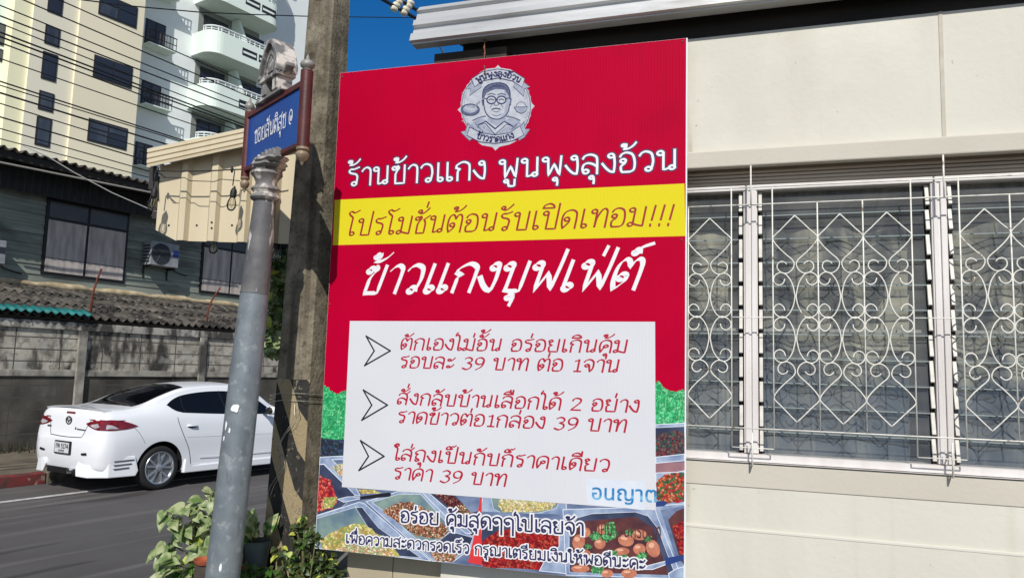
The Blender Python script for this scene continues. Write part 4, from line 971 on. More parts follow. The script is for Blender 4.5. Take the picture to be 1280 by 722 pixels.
for x, ra, z0, z1 in ((xf, .020, zb-.045, ztp+.035), (xn, .026, zb-.028, ztp+.062)):
    mb = MB(); mb.tube([(x, 0, z0), (x, 0, z1)], ra, 16); pbuild(mb, 'frame_column', M_maroon, smooth=True, angle=40)
for x, ra, z0, z1 in ((xf, .020, zb-.045, ztp+.035), (xn, .026, zb-.028, ztp+.062)):
    k = ra/.026
    mb = MB(); mb.lathe([(.022*k, z1), (.026*k, z1+.003), (.016*k, z1+.010), (.028*k, z1+.020), (.031*k, z1+.031), (.024*k, z1+.044), (.010*k, z1+.052), (.008*k, z1+.060), (.002, z1+.075)], 16, Matrix.Translation((x, 0, 0))); pbuild(mb, 'finial', M_final, smooth=True, angle=60)
    mb = MB(); mb.lathe([(.002, z0-.075), (.007*k, z0-.066), (.010*k, z0-.056), (.020*k, z0-.050), (.028*k, z0-.034), (.028*k, z0-.026), (.018*k, z0-.014), (.027*k, z0-.010), (.027*k, z0)], 16, Matrix.Translation((x, 0, 0))); pbuild(mb, 'finial', M_finalb, smooth=True, angle=60)
# lettering on the plate
xm0 = xf+(xn-xf)*.17; xm1 = xf+(xn-xf)*.80; hz_ = (ztp-zb)*.27; z0 = zb+(ztp-zb)*.40
st = text_strokes('ซอยสันติสุข ๑', (xm0, z0), (xm1+.03, z0+.004), hz_)
mb = MB()
for k, s in enumerate(st): ribbon(mb, s, pen(.0066, .2), -.0075-.0001*(k % 4), .00008)
pbuild(mb, 'lettering', M_splash, pl_)
# lotus bracket under the plate
mb = MB()
zb0 = zc0+.118; hb = (zb-.012)-zb0
for k, (rx, ry, f0, f1) in enumerate(((.062, .058, 0, .30), (.092, .070, .26, .62), (.125, .062, .58, .97))):
    n = 24; vs = []
    for j, (f, q) in enumerate(((f0, .78), ((f0+f1)/2, 1.0), (f1, .9))):
        for i in range(n):
            a = 2*math.pi*i/n; sc = q*(1+.10*math.cos(8*a)); vs.append((rx*sc*math.cos(a), ry*sc*math.sin(a), zb0+hb*f))
    fs = [(j*n+i, j*n+(i+1) % n, j*n+n+(i+1) % n, j*n+n+i) for j in range(2) for i in range(n)]+[tuple(range(n-1, -1, -1)), tuple(range(2*n, 3*n))]
    mb.add(vs, fs)
for k in range(7):        # leaf tips lapping over the plate
    x = -.12+.04*k; mb.prism([(x-.022, zb-.03), (x+.022, zb-.03), (x+.019, zb+.004), (x, zb+.028-.004*abs(k-3)), (x-.019, zb+.004)], -.026, -.008)
pbuild(mb, 'bracket', M_cast, smooth=True, angle=35)
# gabled shrine ornament on top
mb = MB(); zo = ztp+.029
mb.box((-.15, -.030, zo), (.15, .030, zo+.016)); 
xo = 0.02
mb.box((xo-.085, -.036, zo+.016), (xo-.035, .036, zo+.075)); mb.box((xo+.035, -.036, zo+.016), (xo+.085, .036, zo+.075)); mb.box((xo-.036, -.006, zo+.016), (xo+.036, .03, zo+.08))
mb.box((xo-.100, -.046, zo+.075), (xo+.100, .046, zo+.092))
arch = [(xo-.105, zo+.092), (xo+.105, zo+.092), (xo+.100, zo+.115), (xo+.080, zo+.165), (xo+.050, zo+.215), (xo+.018, zo+.245), (xo-.018, zo+.245), (xo-.050, zo+.215), (xo-.080, zo+.165), (xo-.100, zo+.115)]
mb.prism(arch, -.030, .034)
def rim(off, y0, y1, w):
    outer = [(xo+(x-xo)*(1+off), zo+.092+(z-zo-.092)*(1+off)) for x, z in arch[2:]]; outer = [arch[1]]+outer+[arch[0]]
    for i in range(len(outer)-1):
        (x0, z0), (x1, z1) = outer[i], outer[i+1]; l = math.hypot(x1-x0, z1-z0); nx, nz = -(z1-z0)/l*w, (x1-x0)/l*w
        mb.prism([(x0, z0), (x1, z1), (x1+nx, z1+nz), (x0+nx, z0+nz)], y0, y1)
rim(.10, -.048, .05, .020); rim(-.28, -.038, -.029, .012)
mb.prism([(xo-.03, zo+.11), (xo+.03, zo+.11), (xo+.03, zo+.15), (xo, zo+.19), (xo-.03, zo+.15)], -.036, -.0305)
for sx in (-1, 1):
    mb.prism([(xo+sx*.10-.014, zo+.085), (xo+sx*.10+.014, zo+.085), (xo+sx*.135+.006, zo+.11), (xo+sx*.14, zo+.125), (xo+sx*.10, zo+.115)], -.02, .02)
pbuild(mb, 'ornament', M_cast, bevel=.004)

# ------------------------------------------------------------------ corrugated awning between the posts
M_awn = mat('cream_metal_sheet', srgb(200, 187, 158), .5, .05, col2=srgb(192, 178, 148), scale=2, stretch=(2, 2, .4), bump=.05)
overlay(M_awn, srgb(176, 150, 112), 3, .6, .8, .5, stretch=(5, 5, .5))
AD = 4.0
FA = Frame((0, AD, 0), 0)
xl = FA.hit(192, 290).x; xr = FA.hit(366, 290).x
zb = FA.hit(260, 302).z; 
def ztop(px, py): return FA.hit(px, py).z
zl, zr = ztop(190, 208), ztop(330, 178)
k_s = (zr-zl)/(FA.hit(330, 178).x-FA.hit(190, 208).x)
aw = thing('awning', 'cream corrugated metal awning behind the street sign post', 'awning', FA)
mb = MB(); outline = []; x = xl; vs = []; ribs = []
rib = [FA.hit(p, 260).x for p in (231, 268.5, 306, 343)]
xs = [xl+.012]
for r_ in rib: xs += [r_-.030, r_-.014, r_+.014, r_+.030]
xs = sorted(q for q in xs if q < xr-.005)+[xr]
def yy(x):
    for r_ in rib:
        d = abs(x-r_)
        if d < .031: return -.026 if d < .0145 else 0.0
    return 0.0
for x in xs: vs += [(x, yy(x), zb+(.055 if x < xl+.013 else (.0))), (x, yy(x), zl+k_s*(x-xl)+.0)]
xs2 = xl+.05; 
n = len(xs); mb.add(vs, [(2*i, 2*i+2, 2*i+3, 2*i+1) for i in range(n-1)])
sheet = mb.build('front_sheet', M_awn, aw)
sm = sheet.modifiers.new('thick', 'SOLIDIFY'); sm.thickness = .004; sm.offset = 1
# rake cap with fine ridges
c0 = FA.hit(184, 186, -.09); c1 = FA.hit(184, 209, -.09); 
mb = MB(); H_ = (c0.z-c1.z)*1.0; kk = k_s; xr2 = xr+.05
prof = [(-.088, 0), (-.090, .14), (-.082, .18), (-.090, .22), (-.090, .42), (-.082, .46), (-.090, .5), (-.090, .72), (-.082, .76), (-.090, .8), (-.090, 1.0), (.02, 1.03), (.02, .98)]
xs3 = [c0.x, xr2]; vs = []
for x in xs3: vs += [(x+.004*(1-f), y, c1.z+f*H_+kk*(x-c0.x)) for y, f in prof]
n = len(prof); mb.add(vs, [(i, n+i, n+i+1, i+1) for i in range(n-1)]+[tuple(range(n))])
mb.build('rake_cap', M_awn, aw)
mb = MB(); vs = []
nx = 30
for i in range(nx+1):
    x = c0.x+(xr2-c0.x)*i/nx; zz = c1.z+H_*.97+kk*(x-c0.x)
    vs += [(x, .021, zz), (x, 1.3, zz+.01)]
mb.add(vs, [(2*i, 2*i+2, 2*i+3, 2*i+1) for i in range(nx)]); mb.build('roof_sheet', M_awn, aw)
M_dst = mat('dark_steel', srgb(46, 42, 40), .6, .3)
mb = MB(); mb.box((c0.x-.012, -.02, c1.z-.10), (c0.x+.012, .03, c1.z+.03)); mb.box((c0.x, .02, zb+.12), (xr2, .055, zb+.16)); mb.box((xr-.02, .03, -.05), (xr+.04, .09, zb+.6)); mb.box((c0.x-.01, .022, c1.z-.06), (c0.x+.03, 1.3, c1.z-.02))
mb.prism([(c0.x-.02, c1.z+.02), (c0.x-.006, c1.z-.11), (c0.x+.045, c1.z-.16), (c0.x+.03, c1.z-.02)], -.015, -.005)
mb.build('steel_support', M_dst, aw)
mb = MB()
for px, py in ((191, 281), (211, 281.5), (246, 281.5), (267, 279), (267, 286), (290, 281.5), (190, 270)):
    h = FA.hit(px, py, -.004); mb.ball((h.x, yy(h.x)-.005, h.z), .006, 8, 4, (1, .6, 1))
mb.build('screw_heads', M_dst, aw)
# ------------------------------------------------------------------ string of light bulbs
M_cable = mat('black_cable', srgb(18, 18, 18), .6)
M_bulb = glass_mat('clear_bulb_glass', (.95, .94, .90), .02, 1.5)
M_fil = mat('bulb_filament_brass', srgb(196, 172, 120), .4, .6)
ys = -.13
sl_ = thing('string_lights', 'black string of clear light bulbs hung along the cream awning', 'string lights', FA)
def ap(px, py, y=ys): return FA.hit(px, py, y)
mb = MB()
def sag(a, b2, d, n=10): return [a+(b2-a)*(i/n)+Vector((0, 0, -4*d*(i/n)*(1-i/n))) for i in range(n+1)]
mb.tube(sag(ap(197, 213), ap(290, 212), .006), .0035, 6); mb.tube(sag(ap(290, 212), ap(352, 206), .006), .0035, 6)
mb.tube(sag(ap(197, 213), ap(207, 222), -.0), .003, 6); mb.tube([ap(199, 215), ap(204, 222), ap(231, 222), ap(237, 226), ap(268, 227), ap(276, 224), ap(300, 226)], .0022, 5)
bulbs = [(191.5, 249, 0), (290.5, 249, 0), (268, 303, .18), (346, 313, .18)]
for px, py, dy in bulbs:
    top_ = ap(px+3, 213 if py < 260 else 270, ys+dy); mb.tube([top_, ap(px+.5, py-17, ys+dy)], .003, 5)
for q in ((197, 213), (290, 212)):
    h = ap(*q); mb.ball(h, .012, 8, 5, (.7, .7, 1.5))
mb.build('cable', M_cable, sl_, smooth=True)
for px, py, dy in bulbs:
    h = ap(px, py, ys+dy); k = 1.05; M_ = Matrix.Translation(h) @ Matrix.Rotation(R(6), 4, 'Y')
    mb = MB(); mb.lathe([(.004, -.062), (.014, -.058), (.021, -.046), (.024, -.032), (.022, -.016), (.016, .002), (.012, .012)], 16, M_); bu = mb.build('bulb', M_bulb, sl_, smooth=True)
    mb = MB(); mb.lathe([(.013, .010), (.016, .012), (.017, .040), (.013, .052), (.006, .062), (.004, .07)], 12, M_); mb.build('socket', M_cable, bu, smooth=True, angle=40)
    mb = MB(); mb.tube([M_ @ Vector((-.006, 0, .004)), M_ @ Vector((-.008, 0, -.03)), M_ @ Vector((0, 0, -.044)), M_ @ Vector((.008, 0, -.03)), M_ @ Vector((.006, 0, .004))], .0016, 5); mb.build('filament', M_fil, bu)

# ------------------------------------------------------------------ ledge, pots and plants at the foot of the post
M_ledge = mat('ledge_concrete', srgb(120, 116, 108), .9, col2=srgb(92, 88, 82), scale=6, bump=.3)
lg_ = MB(); lg_.box((-1.50, 3.62, 0), (-.62, 4.35, .80)); led = lg_.build('planter_ledge', M_ledge, None, bevel=.01); tag(led, 'low grey concrete ledge carrying the potted plants', 'ledge')
LZ = .80
def leaf_mat(name, a, b2, vein, tr=.35, sc=8):
    m = mat(name, srgb(*a), .42, col2=srgb(*b2), scale=sc, contrast=(.4, .6)); t = m.node_tree; b = t.nodes['Principled BSDF']
    b.inputs['Subsurface Weight'].default_value = 0
    out = [n for n in t.nodes if n.type == 'OUTPUT_MATERIAL'][0]
    tl = N(t, 'ShaderNodeBsdfTranslucent'); mx = N(t, 'ShaderNodeMixShader'); mx.inputs[0].default_value = tr
    if b.inputs['Base Color'].is_linked: t.links.new(b.inputs['Base Color'].links[0].from_socket, tl.inputs[0])
    t.links.new(b.outputs[0], mx.inputs[1]); t.links.new(tl.outputs[0], mx.inputs[2]); t.links.new(mx.outputs[0], out.inputs[0]); return m
L_pale = leaf_mat('pale_heart_leaf', (172, 180, 134), (104, 130, 72), None, .25, 26)
L_deep = leaf_mat('green_leaf', (74, 112, 40), (46, 84, 30), None, .25, 20)
L_var = leaf_mat('variegated_leaf', (64, 110, 46), (206, 206, 150), None, .2, 26)
L_weed = leaf_mat('weed_leaf', (70, 88, 38), (44, 60, 26), None, .2, 30)
L_yel = leaf_mat('yellow_leaf', (206, 206, 96), (170, 186, 76), None, .3, 12)
M_stem = mat('plant_stem', srgb(96, 104, 58), .7, col2=srgb(78, 70, 46), scale=20)
def leaf(mb, base, d, up, L, W, heart=True, fold=.25, droop=.3):
    """one leaf: cupped, drooping blade with a mid-rib crease"""
    d = d.normalized(); side = d.cross(up).normalized(); up = side.cross(d).normalized()
    prof = ([(0, .02), (-.08, .17), (-.06, .33), (.04, .45), (.18, .51), (.36, .48), (.54, .39), (.72, .26), (.88, .11), (1.02, .0)] if heart else [(0, .02), (.08, .16), (.22, .36), (.4, .46), (.58, .42), (.74, .31), (.88, .16), (1, 0)])
    vs = []; n = len(prof); cup = random.uniform(-.25, .35); tw = random.uniform(-.35, .35)
    for f, wd in prof:
        c = base+d*(L*f)+up*(-droop*L*f*f)
        for k in (-1, -.5, 0, .5, 1):
            h_ = fold*abs(k)*wd*W+cup*wd*W*k*k*.6+tw*f*k*wd*W; ff = (f if f > .12 else f*(abs(k)))*0+f
            vs.append(c+side*(k*wd*W)+up*h_)
    mb.add(vs, [(5*i+j, 5*i+5+j, 5*i+6+j, 5*i+1+j) for i in range(n-1) for j in range(4)])
def rv(a=-1, b2=1): return random.uniform(a, b2)
def creeper(name, label, spots, mats_, base, L=(.05, .09), group=None, heart=True):
    """plant built round measured leaf clusters: stems from the base, leaves with their own turn"""
    root = thing(name, label, 'plant', None, base)
    st = MB(); lv = MB()
    for (p, cnt, spread) in spots:
        cnt = int(cnt*1.5); p = p-Vector(base); mid = Vector((p.x*.5+rv(-.03, .03), p.y*.6, p.z*.62))
        st.tube([Vector((rv(-.02, .02), rv(-.02, .02), 0)), mid*.6, mid, p], [.006, .005, .004, .003], 5)
        for k in range(cnt):
            q = p+Vector((rv()*spread, rv()*spread*.7, rv()*spread)); dr = Vector((rv(), rv(-1, .2), rv(-.7, .25)))
            up = Vector((rv(-.5, .3), rv(-1, -.1), rv(.3, 1)))
            lv.mi = 0 if random.random() < .72 else random.randrange(len(mats_))
            l = random.uniform(*L); leaf(lv, q, dr, up, l, l*random.uniform(.75, .95), heart, rv(.1, .35), rv(.1, .5))
            st.tube([p, p+(q-p)*.5+Vector((0, 0, .01)), q], .0018, 4)
    st.build('stem', M_stem, root, smooth=True); lv.build('leaves', mats_, root, smooth=True); return root
PY = 3.68
spots = []
for px, py, c_, s in ((212, 640, 3, .035), (236, 642, 3, .03), (262, 620, 5, .035), (256, 650, 6, .04), (268, 668, 5, .04), (228, 668, 4, .035), (205, 695, 3, .03), (222, 706, 5, .04), (246, 690, 6, .045), (232, 722, 5, .04), (262, 708, 5, .04), (272, 640, 5, .04), (262, 660, 5, .04), (255, 735, 8, .06), (205, 728, 5, .04), (250, 628, 3, .03), (240, 660, 4, .035), (215, 680, 4, .035), (200, 712, 4, .035), (250, 705, 5, .04), (222, 655, 3, .03), (270, 652, 5, .035), (244, 722, 6, .04), (285, 735, 5, .04), (276, 690, 5, .04)):
    spots.append((at_depth(px, py, PY+rv(-.12, .1)), c_, s))
bx = at_depth(258, 720, PY)
creeper('heart_leaf_plant', 'pale heart-leaved plant spilling out left of the leaning grey post', spots, [L_pale, L_yel, L_deep], (bx.x, PY+.05, LZ+.02), (.042, .078))
# pots with saucers
M_pot = mat('dark_plastic_pot', srgb(52, 58, 62), .5, col2=srgb(42, 46, 50), scale=10)
M_potg = mat('grey_green_pot', srgb(70, 84, 84), .5, col2=srgb(58, 70, 70), scale=10)
M_terra = mat('terracotta_saucer', srgb(176, 92, 58), .8, col2=srgb(150, 76, 50), scale=14)
M_soil = mat('potting_soil', srgb(52, 40, 30), .95, bump=.5, bscale=80)
def pot(label, px, py_rim, d_px, hgt, mt, Y, group=None, lobes=True):
    p = at_depth(px, py_rim, Y); r = d_px*Y/950/2; z1 = p.z; z0 = z1-hgt
    root = thing('flower_pot', label, 'flower pot', None, (p.x, Y, z0))
    mb = MB(); mb.lathe([(r*.72, 0), (r*.76, .004), (r*.93, hgt*.82), (r*1.0, hgt*.83), (r*1.02, hgt*.99), (r*.99, hgt), (r*.92, hgt*.97), (r*.9, hgt*.86)], 24); mb.build('pot', mt, root, smooth=True, angle=40)
    mb = MB(); mb.lathe([(r*.01, hgt*.84), (r*.91, hgt*.85)], 20); mb.build('soil', M_soil, root)
    return root, z0, r
p1, pz1, pr1 = pot('dark plastic flower pot half hidden behind the leaning grey post', 304, 671, 36, .16, M_pot, 3.76)
p2, pz2, pr2 = pot('grey green flower pot between the leaning post and the striped pole', 322, 674, 32, .165, M_potg, 3.70)
for lab, px, py, dpx, Y in (('terracotta saucer under the dark pot right of the leaning post', 306, 703, 46, 3.72), ('terracotta saucer among the pale leaves left of the leaning post', 258, 700, 30, 3.54)):
    p = at_depth(px, py, Y); r = dpx*Y/950/2; zz = p.z
    mb = MB(); mb.lathe([(r*.86, -.012), (r*.9, -.010), (r, .008), (r*.96, .008), (r*.84, -.006)], 28); o = mb.build('saucer', M_terra, None, smooth=True, angle=40); o.location = (p.x, Y, zz); tag(o, lab, 'saucer')
    mb = MB(); mb.box((-r*.7, -r*.7, LZ), (r*.7, r*.7, zz-.0125)); o = mb.build('brick', mat('old_brick', srgb(74, 66, 58), .9, col2=srgb(52, 46, 42), scale=20), None, bevel=.004); o.location = (p.x, Y, 0); tag(o, 'dark old brick under the saucer right of the leaning post' if 'right' in lab else 'dark old brick under the saucer among the pale leaves', 'brick')
# variegated plant in the right pot
root = thing('variegated_plant', 'small variegated plant with pointed leaves in the grey green pot', 'plant', None, (p2.location.x, 3.70, p2.location.z+.14))
lv = MB(); stt = MB()
for k in range(16):
    a = rv(0, 6.28); d = Vector((math.cos(a)*.55, math.sin(a)*.5-.15, rv(.35, 1.3))); l = rv(.07, .12)
    b0 = Vector((math.cos(a)*.015, math.sin(a)*.015, 0)); b1 = b0+d*.06; stt.tube([b0, b1], .0025, 5); lv.mi = random.choice((0, 0, 1, 2)); leaf(lv, b1, d, Vector((rv(-.4, .4), -1, .4)), l, l*.55, False, .2, .35)
stt.build('stem', M_stem, root); lv.build('leaves', [L_var, L_deep, L_pale], root, smooth=True)
root = thing('potted_shoots', 'thin pale shoots growing in the dark pot behind the leaning post', 'plant', None, (p1.location.x, 3.76, p1.location.z+.135))
lv = MB(); 
for k in range(9):
    a = rv(0, 6.28); d = Vector((math.cos(a)*.4, math.sin(a)*.4, rv(.5, 1.4))); l = rv(.07, .11); lv.mi = random.choice((0, 1)); leaf(lv, Vector((math.cos(a)*.02, math.sin(a)*.02, 0)), d, Vector((0, -1, .3)), l, l*.4, False, .2, .4)
lv.build('leaves', [L_pale, L_deep], root, smooth=True)
# weeds climbing the pole foot
root_l = (at_depth(375, 722, 3.66)); sp = []
for px, py, c_, s in ((372, 662, 14, .03), (386, 668, 14, .035), (395, 672, 10, .03), (378, 684, 18, .04), (366, 700, 16, .035), (390, 700, 20, .045), (404, 690, 16, .04), (412, 706, 18, .04), (398, 716, 22, .045), (420, 720, 14, .035), (372, 718, 20, .045), (356, 712, 10, .03), (350, 690, 7, .025), (384, 735, 26, .07), (410, 738, 22, .06), (380, 650, 8, .02), (394, 660, 8, .02)):
    sp.append((at_depth(px, py, 3.66+rv(-.04, .03)), c_, s))
creeper('climbing_weed', 'dense small-leaved green weed climbing the foot of the striped pole', sp, [L_weed, L_deep, L_yel], (root_l.x, 3.66, .3), (.018, .034), None, True)
sp = []
for px, py, c_, s in ((262, 716, 14, .04), (285, 712, 12, .04), (310, 714, 14, .04), (325, 716, 14, .04), (340, 722, 14, .04), (225, 730, 12, .04)): sp.append((at_depth(px, py, 3.62+rv(-.06, .06)), c_, s))
creeper('ground_weed', 'low fresh green weeds under the saucers beside the grey post', sp, [L_deep, L_weed, L_yel], (at_depth(300, 722, 3.62).x, 3.63, .3), (.025, .045))
# sunny shrub seen between post and pole
sp = []
for px in (338, 345, 352, 360):
    for py in range(318, 440, 13): sp.append((at_depth(px+rv(-4, 4), py+rv(-4, 4), 4.7+rv(-.15, .25)), 6, .05))
hb_ = at_depth(352, 296, 4.75)
hp = creeper('hanging_plant', 'yellow green leafy plant hanging under the cream awning between post and pole', sp, [L_pale, L_deep, L_yel], tuple(hb_), (.05, .09), None, False)
mb = MB(); mb.lathe([(.05, -.10), (.08, -.08), (.10, .02), (.095, .02)], 16)
for k in range(3): mb.tube([(.09*math.cos(k*2.09), .09*math.sin(k*2.09), .02), (0, 0, .32)], .003, 5)
mb.build('basket', M_pot, hp, smooth=True, angle=40)
# ------------------------------------------------------------------ ground, road, far kerb
M_ground = mat('packed_ground', srgb(98, 92, 82), .95, col2=srgb(78, 72, 64), scale=2, bump=.3)
M_asph = mat('asphalt', (.074, .068, .067), .85, col2=(.094, .087, .085), scale=1.1, detail=10, bump=.45, bscale=170)
overlay(M_asph, (.058, .053, .052), .7, .5, .72, .7, stretch=(.35, 2.2, 1)); overlay(M_asph, (.17, .16, .155), 150, .60, .72, .55); overlay(M_asph, (.15, .14, .133), 1.6, .54, .66, .8, stretch=(.10, 2.2, 1)); overlay(M_asph, (.03, .028, .027), 1.1, .62, .66, .7, stretch=(.4, 3.5, 1)); overlay(M_asph, (.04, .037, .036), 60, .58, .70, .6)
M_pave = mat('verge_concrete', srgb(120, 110, 92), .9, col2=srgb(92, 84, 70), scale=3, bump=.3)
M_line = mat('white_road_paint', srgb(206, 206, 204), .7, col2=srgb(160, 160, 158), scale=10)
M_kerb = mat('kerb_concrete', srgb(112, 106, 92), .9, col2=srgb(74, 70, 60), scale=9, bump=.3)
M_kred = mat('kerb_red_paint', srgb(128, 40, 44), .8, col2=srgb(88, 52, 48), scale=9, bump=.2); overlay(M_kred, srgb(58, 50, 44), 4, .48, .58, .9); overlay(M_kred, srgb(150, 140, 126), 9, .62, .68, .8)
M_kwht = mat('kerb_white_paint', srgb(196, 192, 182), .8, col2=srgb(120, 114, 102), scale=9)
def fbuild(mb, name, mt, kind=None, **kw):
    o = mb.build(name, mt, None, **kw); place(o, FS)
    if kind: o['kind'] = kind
    return o
mb = MB(); mb.poly([(-400, -400, -.02), (900, -400, -.02), (900, 700, -.02), (-400, 700, -.02)]); fbuild(mb, 'ground', M_ground, 'structure')
mb = MB(); mb.poly([(-40, 2.2, 0), (140, 2.2, 0), (140, 11.32, 0), (-40, 11.32, 0)]); fbuild(mb, 'road', M_asph, 'structure')
CY = 11.42
mb = MB(); mb.poly([(-40, CY-1.20, .004), (60, CY-1.20, .004), (60, CY-1.09, .004), (-40, CY-1.09, .004)]); fbuild(mb, 'edge_line', M_line, 'structure')
mb = MB(); mb.box((-40, CY+.15, -.1), (140, 20, .145)); fbuild(mb, 'verge', M_pave, 'structure')
kx = FS.flat(62, 590, .15).x; kx0 = FS.flat(14, 600, .15).x
def kerb(a, b2, mt, lab):
    mb = MB(); mb.box((a, CY, -.1), (b2, CY+.149, .15)); o = mb.build('kerb', mt, None, bevel=.02); place(o, FS); tag(o, lab, 'kerb', None)
kerb(-30, kx0-.02, M_kerb, 'long bare concrete kerb at the left edge of the photo')
kerb(kx0-.018, kx, M_kred, 'red painted kerb stretch behind the white car')
kerb(kx+.002, 60, M_kerb, 'grey kerb running on under the parked white car')
# dry grass along the foot of the wall
WY = 14.3
M_gr1 = mat('dry_verge_grass', srgb(86, 76, 52), .9, col2=srgb(40, 38, 28), scale=8); M_gr2 = mat('dark_verge_grass', srgb(46, 50, 32), .9)
mb = MB()
for k in range(2600):
    x = rv(-6, 22); y = WY-abs(random.gauss(0, .14))-.03; h = random.uniform(.06, .26); a = rv(0, 3.14); wd = .012; lx, ly = rv()*.08, rv()*.08; mb.mi = random.choice((0, 0, 1))
    mb.add([(x-wd*math.cos(a), y-wd*math.sin(a), .14), (x+wd*math.cos(a), y+wd*math.sin(a), .14), (x+lx, y+ly, .14+h)], [(0, 1, 2)])
fbuild(mb, 'verge_grass', [M_gr1, M_gr2], 'stuff')

# ------------------------------------------------------------------ old block wall
M_block = mat('weathered_blockwork', srgb(190, 184, 170), .92, col2=srgb(150, 144, 132), scale=2.2, bump=.4, bscale=30)
overlay(M_block, srgb(36, 34, 31), 2.2, .50, .58, .93, stretch=(1.3, 1, .45)); overlay(M_block, srgb(96, 92, 84), 9, .5, .62, .6); overlay(M_block, srgb(40, 38, 35), 14, .62, .70, .7); overlay(M_block, srgb(168, 168, 160), 3, .6, .7, .6)
M_blockd = mat('dark_stained_blockwork', srgb(92, 88, 80), .95, col2=srgb(56, 53, 48), scale=1.6, bump=.4, bscale=30)
overlay(M_blockd, srgb(92, 91, 86), 1.1, .58, .66, .8); overlay(M_blockd, srgb(24, 24, 23), 1.4, .5, .65, .7, stretch=(1, 1, .5))
M_wpost = mat('wall_post_concrete', srgb(168, 164, 152), .9, col2=srgb(118, 114, 106), scale=4, bump=.3); overlay(M_wpost, srgb(44, 42, 40), 3, .55, .66, .85, stretch=(1, 1, .4))
M_cap = mat('wall_cap_concrete', srgb(180, 176, 166), .9, col2=srgb(136, 132, 124), scale=3, bump=.3); overlay(M_cap, srgb(40, 38, 36), 3.2, .48, .58, .9, stretch=(1.2, 1, .5)); overlay(M_cap, srgb(70, 66, 60), 12, .55, .65, .7)
for m_ in (M_block, M_blockd):          # mortar joints of the blocks
    t = m_.node_tree; b = t.nodes['Principled BSDF']
    tc = N(t, 'ShaderNodeTexCoord'); sx = N(t, 'ShaderNodeSeparateXYZ'); t.links.new(tc.outputs['Object'], sx.inputs[0]); cb = N(t, 'ShaderNodeCombineXYZ')
    t.links.new(sx.outputs[0], cb.inputs[0]); t.links.new(sx.outputs[2], cb.inputs[1])
    br = N(t, 'ShaderNodeTexBrick', i_Scale=1.0); br.offset = 0; br.inputs['Mortar Size'].default_value = .011; br.inputs['Brick Width'].default_value = .80; br.inputs['Row Height'].default_value = .215
    t.links.new(cb.outputs[0], br.inputs['Vector']); mx = N(t, 'ShaderNodeMix', data_type='RGBA'); l = b.inputs['Base Color'].links[0]
    t.links.new(l.from_socket, mx.inputs[6]); t.links.new(br.outputs['Fac'], mx.inputs[0]); mx.inputs[7].default_value = rgba(srgb(74, 71, 66)); t.links.new(mx.outputs[2], b.inputs['Base Color'])
WT = FS.hit(250, 416, WY-.06).z
zbeam = FS.hit(70, 466, WY-.02).z
wl = thing('block_wall', 'stained grey concrete block wall with posts behind the white car', 'wall', FS)
mb = MB(); mb.box((-8, WY, zbeam+.06), (34, WY+.12, WT-.10)); mb.build('upper_blocks', M_block, wl)
mb = MB(); mb.box((-8, WY+.01, -.1), (34, WY+.12, zbeam-.06)); mb.build('lower_blocks', M_blockd, wl)
mb = MB(); mb.box((-8, WY-.025, zbeam-.059), (34, WY+.10, zbeam+.059)); mb.build('beam', M_wpost, wl, bevel=.008)
mb = MB(); mb.box((-8, WY-.05, WT-.099), (34, WY+.16, WT+.05)); mb.build('cap', M_cap, wl, bevel=.01)
px_posts = [FS.hit(103, 440, WY-.07).x, FS.hit(254, 445, WY-.07).x]; gap = px_posts[1]-px_posts[0]
for k in range(-3, 8):
    x = px_posts[0]+gap*k
    mb = MB(); mb.box((x-.085, WY-.075, -.05), (x+.085, WY-.0255, WT-.10)); mb.build('wall_post', M_wpost, wl, bevel=.01)
# ------------------------------------------------------------------ lean-to roof of old fibre-cement sheets above the wall
M_fib = mat('old_fibre_cement', srgb(96, 90, 82), .95, col2=srgb(58, 54, 50), scale=4, bump=.4, bscale=30); overlay(M_fib, srgb(26, 25, 24), 3.4, .48, .60, .9, stretch=(1, .5, 1)); overlay(M_fib, srgb(140, 134, 124), 7, .6, .7, .6)
M_mort = mat('pale_mortar_ridge', srgb(196, 180, 146), .9, col2=srgb(150, 134, 106), scale=5, bump=.4); 
HY = 17.0
ez = FS.hit(150, 399, WY).z; rz_ = FS.hit(150, 368, HY-.02).z
sh = thing('shed_roof', 'old grey fibre cement lean-to roof with pale mortar ridge above the block wall', 'roof', FS)
def corr_sheet(mb, x0, x1, y0, z0, y1, z1, pitch=.146, amp=.027, step=12, rows=((0, 1),), jit=.0):
    n = int((x1-x0)/pitch*step)
    for (f0, f1) in rows:
        ya, za, yb, zb_ = y0+(y1-y0)*f0, z0+(z1-z0)*f0, y0+(y1-y0)*f1, z0+(z1-z0)*f1
        vs = []
        off = 0
        for i in range(n+1):
            x = x0+(x1-x0)*i/n; d = amp*math.sin(2*math.pi*x/pitch); k = int((x-x0)/1.1); rr = math.sin(k*12.9+f0*37)*jit
            vs += [(x, ya+rr*2, za+d+.03*(f0 > 0)+rr*.4), (x, yb, zb_+d+rr*.3)]
        mb.add(vs, [(2*i, 2*i+2, 2*i+3, 2*i+1) for i in range(n)])
mb = MB(); corr_sheet(mb, -9, 30, WY+.0, ez, HY, rz_, .18, .034, 12, ((0, .36), (.33, .7), (.66, 1)), .03)
so_ = mb.build('sheet', M_fib, sh, smooth=True); md = so_.modifiers.new('thick', 'SOLIDIFY'); md.thickness = .012
mb = MB(); n = 160; 
mb.tube([(-9+39*i/n, HY-.05+.02*math.sin(i*1.7), rz_+.03+.012*math.sin(i*2.3)) for i in range(n+1)], [.075+.02*math.sin(i*1.1) for i in range(n+1)], 8); mb.build('mortar_ridge', M_mort, sh, smooth=True)
mb = MB(); mb.box((-6, WY+.05, ez-.10), (30, WY+.11, ez-.05)); mb.build('purlin', mat('shed_purlin', srgb(60, 52, 44), .9), sh)
